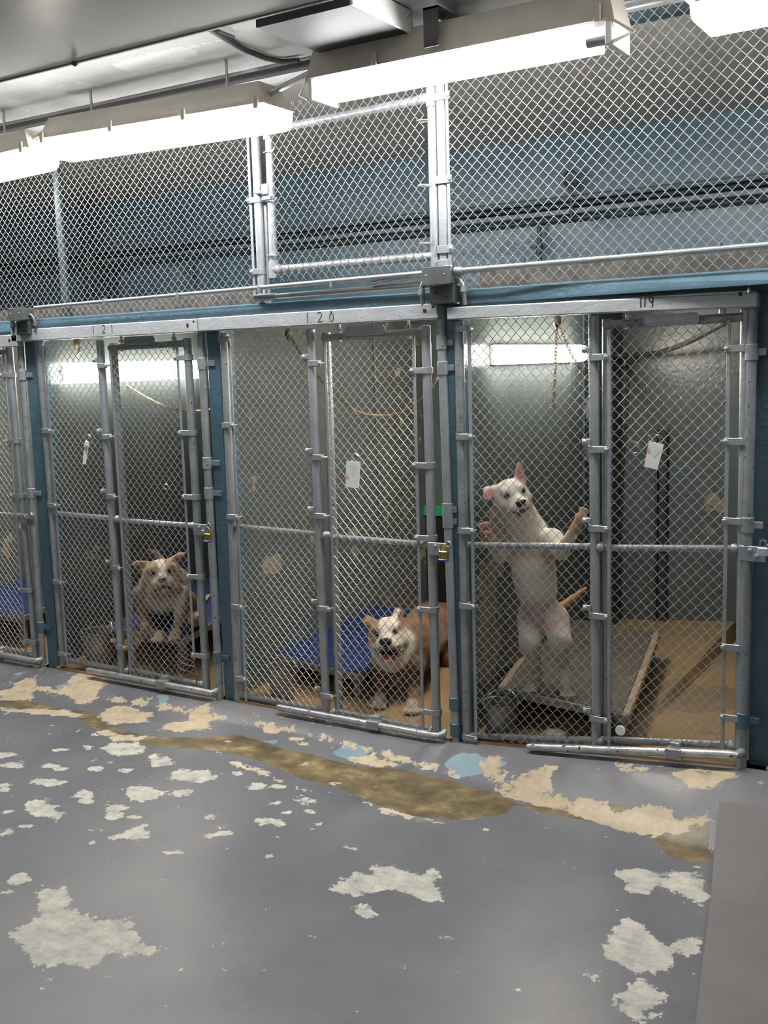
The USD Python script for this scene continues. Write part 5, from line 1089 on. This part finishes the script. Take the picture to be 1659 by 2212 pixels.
    ta, tb = at(1214, 1310, 4.33), at(1264, 1271, 4.4); d = sd_cone(V_.astype(np.float32), ta, tb, .024, .016); col = blend(col, (.50, .25, .09), (1 - smoothstep(0, .008, d)))
    for px, py, y, r in ((1050, 1160, 4.05, .07), (1252, 1125, 4.05, .075)):
        d = np.linalg.norm(V_ - at(px, py, y), axis=1) / r; col = blend(col, (.42, .26, .13), (1 - smoothstep(.6, 1.05, d + .3 * (nz - .5))))
    for px, py in ((1148, 1490), (1228, 1500)):
        d = np.linalg.norm(V_ - at_z(px, py, zf0 + .01), axis=1) / .05; col = blend(col, (.56, .40, .22), (1 - smoothstep(.6, 1.1, d)))
    pinkL = (1 - smoothstep(.018, .032, np.linalg.norm(L - [.018, -.098, .022], axis=1))); pinkR = (1 - smoothstep(.020, .034, np.linalg.norm((L - [.008, .062, .082]) * [1, 1, .55], axis=1)))
    col = blend(col, (.52, .22, .22), np.clip(pinkL + pinkR, 0, 1) * (L[:, 0] > -.004))
    lip = (1 - smoothstep(.006, .013, np.abs(L[:, 2] + .062 - .10 * np.abs(L[:, 1]) * -1))) * (L[:, 0] > .06) * (np.abs(L[:, 1]) < .045); col = blend(col, (.10, .06, .06), .9 * lip)
    sp = (1 - smoothstep(.018, .028, np.linalg.norm(L - [.115, -.018, -.075], axis=1))); col = blend(col, (.13, .09, .09), .75 * sp)
    sp = (1 - smoothstep(.012, .024, np.linalg.norm(L - [.118, .024, -.034], axis=1))); col = blend(col, (.62, .36, .34), .6 * sp)
    for s in (-1, 1): e = (1 - smoothstep(.013, .019, np.linalg.norm(L - [.066, s * .035, .008], axis=1))); col = blend(col, (.12, .09, .08), .8 * e)
    obj('body', m, M['fur'], t, True, attrs={'fur': col})
    add_face(t, h, [(.0625, -.035, .008), (.0625, .035, .008)], (.131, 0, -.026), (.016, .023, .019), .0125)
    pads = MB(); c = at(1050, 1150, 4.028)
    for o, rr in ((-1.0, .011), (-.36, .012), (.36, .012), (1.0, .011)):
        d = u_ * math.cos(o * .55 - .15) + R_ * math.sin(o * .55 - .15); pads.sphere(c + d * .032 + V * .004, (rr, .006, rr * 1.15), 2)
    pads.sphere(c - u_ * .006 + V * .010, (.018, .008, .015), 2); obj('paw_pad', pads, M['pad'], t, True, label='pink pads of the raised front paw')
    obj('claws', claw_mesh(cl), M['claw'], t, True)
white_dog()

# ---- broad tan dog on the bed in kennel 121
def tan_dog():
    t = thing('dog', 'broad tan and cream dog standing on a blue bed', 'dog', at_z(350, 1385, zf0))
    h = Head((332, 1238), (364, 1233), 4.18, 1.18, .12, .02)
    earL = [((-.01, -.060, .045), (-.02, -.100, .058), .020, .011), ((-.02, -.100, .058), (-.01, -.132, .056), .011, .004), ((-.008, -.068, .022), (-.01, -.112, .044), .018, .008), ((0, -.07, .03), (0, -.118, .050), .012, .005)]
    earR = [((-.01, .060, .045), (-.02, .098, .066), .020, .011), ((-.02, .098, .066), (-.01, .130, .074), .011, .004), ((-.008, .068, .022), (-.01, .108, .052), .018, .008), ((0, .07, .03), (0, .116, .062), .012, .005)]
    pr = dog_head(h, [earL, earR], 1.28, .82, 1.16, .004, 1)
    a = at
    body = [('c', h.p(-.03, 0, -.05), a(348, 1275, 4.32), .095, .115, .04), ('e', a(348, 1288, 4.30), np.eye(3), (.132, .11, .105), .03), ('e', a(350, 1262, 4.36), np.eye(3), (.125, .12, .09), .05),
            ('c', a(352, 1282, 4.40), a(372, 1268, 4.66), .125, .115, .05), ('e', a(374, 1262, 4.68), np.eye(3), (.115, .11, .10), .04),
            ('c', a(306, 1285, 4.29), a(312, 1335, 4.27), .056, .036, .02), ('c', a(312, 1335, 4.27), a(324, 1368, 4.20), .033, .026, .01),
            ('c', a(393, 1285, 4.29), a(390, 1333, 4.27), .056, .036, .02), ('c', a(390, 1333, 4.27), a(379, 1364, 4.20), .033, .026, .01),
            ('c', a(402, 1300, 4.62), a(412, 1335, 4.66), .068, .042, .03), ('c', a(412, 1335, 4.66), at_z(418, 1342, zf0 + .09), .036, .026, .02), ('c', at_z(418, 1342, zf0 + .09), at_z(422, 1346, zf0 + .05), .026, .026, .02),
            ('c', a(330, 1300, 4.62), a(318, 1335, 4.62), .068, .042, .03), ('c', a(318, 1335, 4.62), at_z(314, 1360, zf0 + .05), .034, .026, .02),
            ('c', a(358, 1222, 4.70), a(338, 1197, 4.70), .028, .020, .02), ('c', a(338, 1197, 4.70), a(321, 1189, 4.70), .020, .010, .01)]
    cl = []
    for px, py, s in ((327, 1382, -.25), (375, 1376, .2)):
        p = at_z(px, py, zf0 + .026); p[1] = max(p[1], 4.10); V, R_ = frame_at(p); paw(body, p, np.array([V[0], V[1], 0]) + R_ * s, R_, .030, 1.05, claws=cl)
        body.append(('c', a(324 if px < 350 else 379, 1366, 4.20), p + [0, .02, .012], .026, .027, .008))
    for px, py in ((424, 1347), (313, 1364)):
        p = at_z(px, py, zf0 + .035); V, R_ = frame_at(p); paw(body, p, np.array([V[0], V[1], 0]), R_, .030, claws=cl)
    prims = pr + body; lo, hi = bounds(prims); lo[1] = max(lo[1], 4.0)
    cuts = [('c', h.p(.016, -.086, .040), h.p(.010, -.112, .050), .011 * h.s, .005 * h.s, .006), ('c', h.p(.016, .086, .044), h.p(.010, .110, .060), .011 * h.s, .005 * h.s, .006),
            ('c', h.p(.112, 0, -.050), h.p(.094, .046, -.074), .005, .004, .006), ('c', h.p(.112, 0, -.050), h.p(.094, -.046, -.074), .005, .004, .006), ('c', h.p(.082, 0, .006), h.p(.088, 0, .030), .004, .003, .006)]
    m = skin(prims, cuts, lo, hi, .0075)
    V_ = m.vertices; L = h.local(V_); nz = meshkit.fbm(V_ * 13, 4, 7); nz2 = meshkit.fbm(V_ * 30, 3, 12)
    col = np.tile(np.array([.30, .195, .115]), (len(V_), 1)); col = blend(col, (.17, .115, .075), smoothstep(.46, .58, nz))
    head = np.linalg.norm(L - [.03, 0, -.02], axis=1) < .135
    d = np.linalg.norm((V_ - at(346, 1298, 4.17)) / [.14, .15, .135], axis=1); col = blend(col, (.56, .50, .40), (1 - smoothstep(.85, 1.05, d + .35 * (nz2 - .5))))
    d2 = np.linalg.norm((V_ - at(330, 1290, 4.18)) / [.05, .1, .1], axis=1); 
    hc = np.tile(np.array([.47, .33, .19]), (len(V_), 1)); hc = blend(hc, (.30, .20, .13), smoothstep(.5, .6, nz) * .8)
    hc = blend(hc, (.25, .16, .11), .8 * (1 - smoothstep(.02, .045, np.linalg.norm((L - [.055, -.05, -.012]) * [1, 1, .8], axis=1)))); hc = blend(hc, (.22, .14, .10), .8 * (1 - smoothstep(.02, .042, np.linalg.norm((L - [.055, .052, -.018]) * [1, 1, .8], axis=1))))
    blaze = (1 - smoothstep(.013, .022, np.abs(L[:, 1] - .006 + .01 * (nz2 - .5)))) * smoothstep(-.02, .01, L[:, 2]) * (L[:, 0] > .0); hc = blend(hc, (.72, .64, .52), blaze)
    muz = (1 - smoothstep(.030, .050, np.linalg.norm((L - [.088, 0, -.042]) * [.9, .72, 1], axis=1) + .02 * (nz2 - .5))); hc = blend(hc, (.56, .46, .40), muz)
    hc = blend(hc, (.40, .24, .22), muz * smoothstep(.5, .6, nz2) * .8)
    lip = (1 - smoothstep(.005, .013, np.abs(L[:, 2] + .054 + .42 * np.abs(L[:, 1])))) * (L[:, 0] > .05) * (np.abs(L[:, 1]) < .042); hc = blend(hc, (.11, .05, .055), .9 * lip)
    chin = (1 - smoothstep(.015, .03, np.linalg.norm(L - [.078, 0, -.082], axis=1))); hc = blend(hc, (.34, .20, .18), .7 * chin)
    for s in (-1, 1):
        hc = blend(hc, (.13, .07, .06), (1 - smoothstep(.018, .030, np.linalg.norm((L - [.006, s * .100, .050]) * [1, .6, 1.2], axis=1))) * (L[:, 0] > -.008))
        hc = blend(hc, (.06, .04, .035), .9 * (1 - smoothstep(.012, .019, np.linalg.norm(L - [.066, s * .034, .010], axis=1))))
    k = 1 - smoothstep(.115, .145, np.linalg.norm((L - [.03, 0, .0]) * [1, .85, 1], axis=1) + .02 * (nz2 - .5)); k = np.maximum(k, (np.abs(L[:, 1]) > .075) & (np.abs(L[:, 1]) < .145) & (L[:, 2] > .0) & (L[:, 2] < .1) & (np.abs(L[:, 0]) < .06))
    col = col * (1 - k[:, None]) + hc * k[:, None]
    for px, py in ((332, 1383), (371, 1377), (424, 1347), (313, 1364)):
        d = np.linalg.norm(V_ - at_z(px, py, zf0 + .02), axis=1) / .07; col = blend(col, (.52, .42, .30), .8 * (1 - smoothstep(.5, 1.1, d + .5 * (nz2 - .5))))
    obj('body', m, M['fur'], t, True, attrs={'fur': col})
    add_face(t, h, [(.066, -.034, .009), (.066, .034, .009)], (.109, 0, -.022), (.013, .019, .014), .0135, 'nose_brown')
    obj('claws', claw_mesh(cl), M['claw'], t, True)
tan_dog()

# ---- brown and white dog with its tongue out in kennel 120
def brown_dog():
    t = thing('dog', 'brown dog with a white face and its tongue out', 'dog', at(870, 1535, 4.25))
    h = Head((814, 1368), (854, 1363), 4.22, 1.16, .14, -.10)
    earL = [((-.02, -.055, .040), (-.03, -.078, .064), .022, .013), ((-.03, -.078, .064), (.005, -.092, .054), .014, .008), ((-.015, -.066, .025), (-.005, -.090, .050), .016, .009)]
    earR = [((-.02, .04, .048), (-.035, .050, .078), .022, .014), ((-.02, .056, .038), (-.03, .068, .070), .018, .010), ((-.035, .052, .078), (-.005, .062, .074), .013, .008)]
    pr = dog_head(h, [earL, earR], 1.15, .98, 1.04, .040, 0)
    pr += [h.cone((.04, .050, -.03), (.068, .047, -.062), .026, .014, .014), h.cone((.04, -.050, -.03), (.068, -.047, -.062), .026, .014, .014)]
    a = at; zk = lambda p: float(kerb_z(p[0])) + .012 + .055 * max(0, (p[1] - 3.985)) / 1.965
    body = [('c', h.p(-.04, .0, -.05), a(848, 1415, 4.34), .088, .105, .04), ('e', a(846, 1420, 4.31), np.eye(3), (.092, .085, .085), .04), ('e', a(880, 1405, 4.45), np.eye(3), (.125, .14, .125), .05),
            ('c', a(885, 1395, 4.46), a(922, 1365, 4.85), .135, .125, .05), ('e', a(930, 1355, 4.88), np.eye(3), (.13, .14, .125), .05)]
    cl = []
    for sh, el, wr, px, py, s in (((822, 1435, 4.36), (826, 1475, 4.36), (824, 1508, 4.27), 819, 1524, -.3), ((893, 1440, 4.36), (894, 1480, 4.36), (892, 1518, 4.26), 889, 1537, .1)):
        p = a(px, py, 4.19); p[2] = zk(p) + .026; V, R_ = frame_at(p)
        body += [('c', a(*sh), a(*el), .058, .040, .03), ('c', a(*el), a(*wr), .036, .029, .015), ('c', a(*wr), p + [0, .01, .012], .029, .028, .015)]
        paw(body, p, np.array([V[0], V[1], 0]) + R_ * s, R_, .034, 1.1, claws=cl)
    for hp_, kn, hk in (((958, 1385, 4.92), (968, 1425, 4.86), (952, 1452, 5.02)), ((920, 1385, 4.90), (922, 1425, 4.84), (915, 1452, 4.98))):
        Hh, K_, Q_ = a(*hp_), a(*kn), a(*hk); foot = Q_.copy(); foot[1] -= .03; foot[2] = zk(foot) + .03
        body += [('c', Hh, K_, .075, .046, .03), ('c', K_, Q_, .042, .026, .02), ('c', Q_, foot, .026, .026, .015)]; V, R_ = frame_at(foot); paw(body, foot + V * [.02, .02, 0], np.array([V[0], V[1], 0]), R_, .030, claws=cl)
    prims = pr + body; lo, hi = bounds(prims); lo[1] = max(lo[1], 4.0)
    cuts = [('e', h.p(.095, 0, -.074), h.R, np.array((.055, .042, .019)) * h.s, .006), ('c', h.p(.10, .025, -.070), h.p(.055, .060, -.054), .012 * h.s, .006 * h.s, .006), ('c', h.p(.10, -.025, -.066), h.p(.060, -.056, -.050), .010 * h.s, .006 * h.s, .006),
            ('c', h.p(.0, .052, .066), h.p(-.014, .060, .086), .009, .005, .005), ('c', h.p(.008, -.070, .056), h.p(-.004, -.078, .070), .008, .005, .005)]
    m = skin(prims, cuts, lo, hi, .0075)
    V_ = m.vertices; L = h.local(V_); nz = meshkit.fbm(V_ * 12, 4, 17); nz2 = meshkit.fbm(V_ * 32, 3, 22)
    col = np.tile(np.array([.185, .095, .050]), (len(V_), 1)); col = blend(col, (.12, .065, .036), smoothstep(.45, .6, nz))
    d = np.linalg.norm((V_ - a(840, 1420, 4.22)) / [.095, .13, .085], axis=1); col = blend(col, (.60, .56, .48), 1 - smoothstep(.85, 1.05, d + .3 * (nz2 - .5)))
    for px, py in ((819, 1524), (889, 1537)):
        d = np.linalg.norm((V_ - a(px, py, 4.19)) / [1, 1, 1], axis=1) / .085; col = blend(col, (.55, .47, .38), .9 * (1 - smoothstep(.5, 1.0, d + .5 * (nz2 - .5))))
    hc = np.tile(np.array([.66, .60, .50]), (len(V_), 1))
    patch = smoothstep(.008, .020, -L[:, 1] + .018 * (nz2 - .5) - .012) * smoothstep(-.040, -.022, L[:, 2] + .25 * (-L[:, 1] - .04) * 0); hc = blend(hc, (.30, .18, .10), patch * (L[:, 0] < .085))
    pr_ = smoothstep(.050, .062, L[:, 1] + .02 * (nz2 - .5)) * smoothstep(-.01, .02, L[:, 2]); hc = blend(hc, (.24, .14, .08), pr_)
    hc = blend(hc, (.22, .14, .10), .7 * (1 - smoothstep(.008, .014, np.linalg.norm((L - [.066, .034, .006]) * [1, .7, 1], axis=1))))
    back = smoothstep(.0, .03, -L[:, 0] - .02) ; hc = blend(hc, (.22, .115, .06), back * (L[:, 2] > -.06))
    for s in (-1, 1): hc = blend(hc, (.05, .035, .03), .95 * (1 - smoothstep(.012, .017, np.linalg.norm(L - [.066, s * .034, .008], axis=1))))
    lip = (1 - smoothstep(.006, .012, np.abs(L[:, 2] + .052 + .0 * L[:, 1]))) * (L[:, 0] > .045) * (np.abs(L[:, 1]) < .055); hc = blend(hc, (.09, .05, .05), .8 * lip)
    mouth = (1 - smoothstep(.9, 1.15, np.linalg.norm((L - [.085, 0, -.076]) / [.055, .050, .024], axis=1))); hc = blend(hc, (.10, .03, .03), mouth)
    muzz = (1 - smoothstep(.008, .016, np.linalg.norm((L - [.120, -.004, -.038]) * [1, 1, .6], axis=1))); hc = blend(hc, (.12, .08, .08), .7 * muzz)
    k = 1 - smoothstep(.105, .135, np.linalg.norm((L - [.03, 0, -.01]) * [1, .9, .95], axis=1) + .02 * (nz2 - .5))
    col = col * (1 - k[:, None]) + hc * k[:, None]
    obj('body', m, M['fur'], t, True, attrs={'fur': col})
    add_face(t, h, [(.0635, -.034, .008), (.0635, .034, .008)], (.129, 0, -.022), (.016, .026, .019), .0125)
    b = MB().sphere((0, 0, 0), 1, 3).get(); v = b.vertices * [.040, .022, .007]; v[:, 2] -= 12 * np.clip(v[:, 0], 0, 1) ** 2; v[:, 2] -= .003 * np.exp(-(v[:, 1] / .004) ** 2)
    obj('tongue', trimesh.Trimesh(h.c + h.s * ((v + [.094, 0, -.086]) @ h.R), b.faces, process=False), M['tongue'], t, True)
    obj('claws', claw_mesh(cl), M['claw'], t, True)
brown_dog()
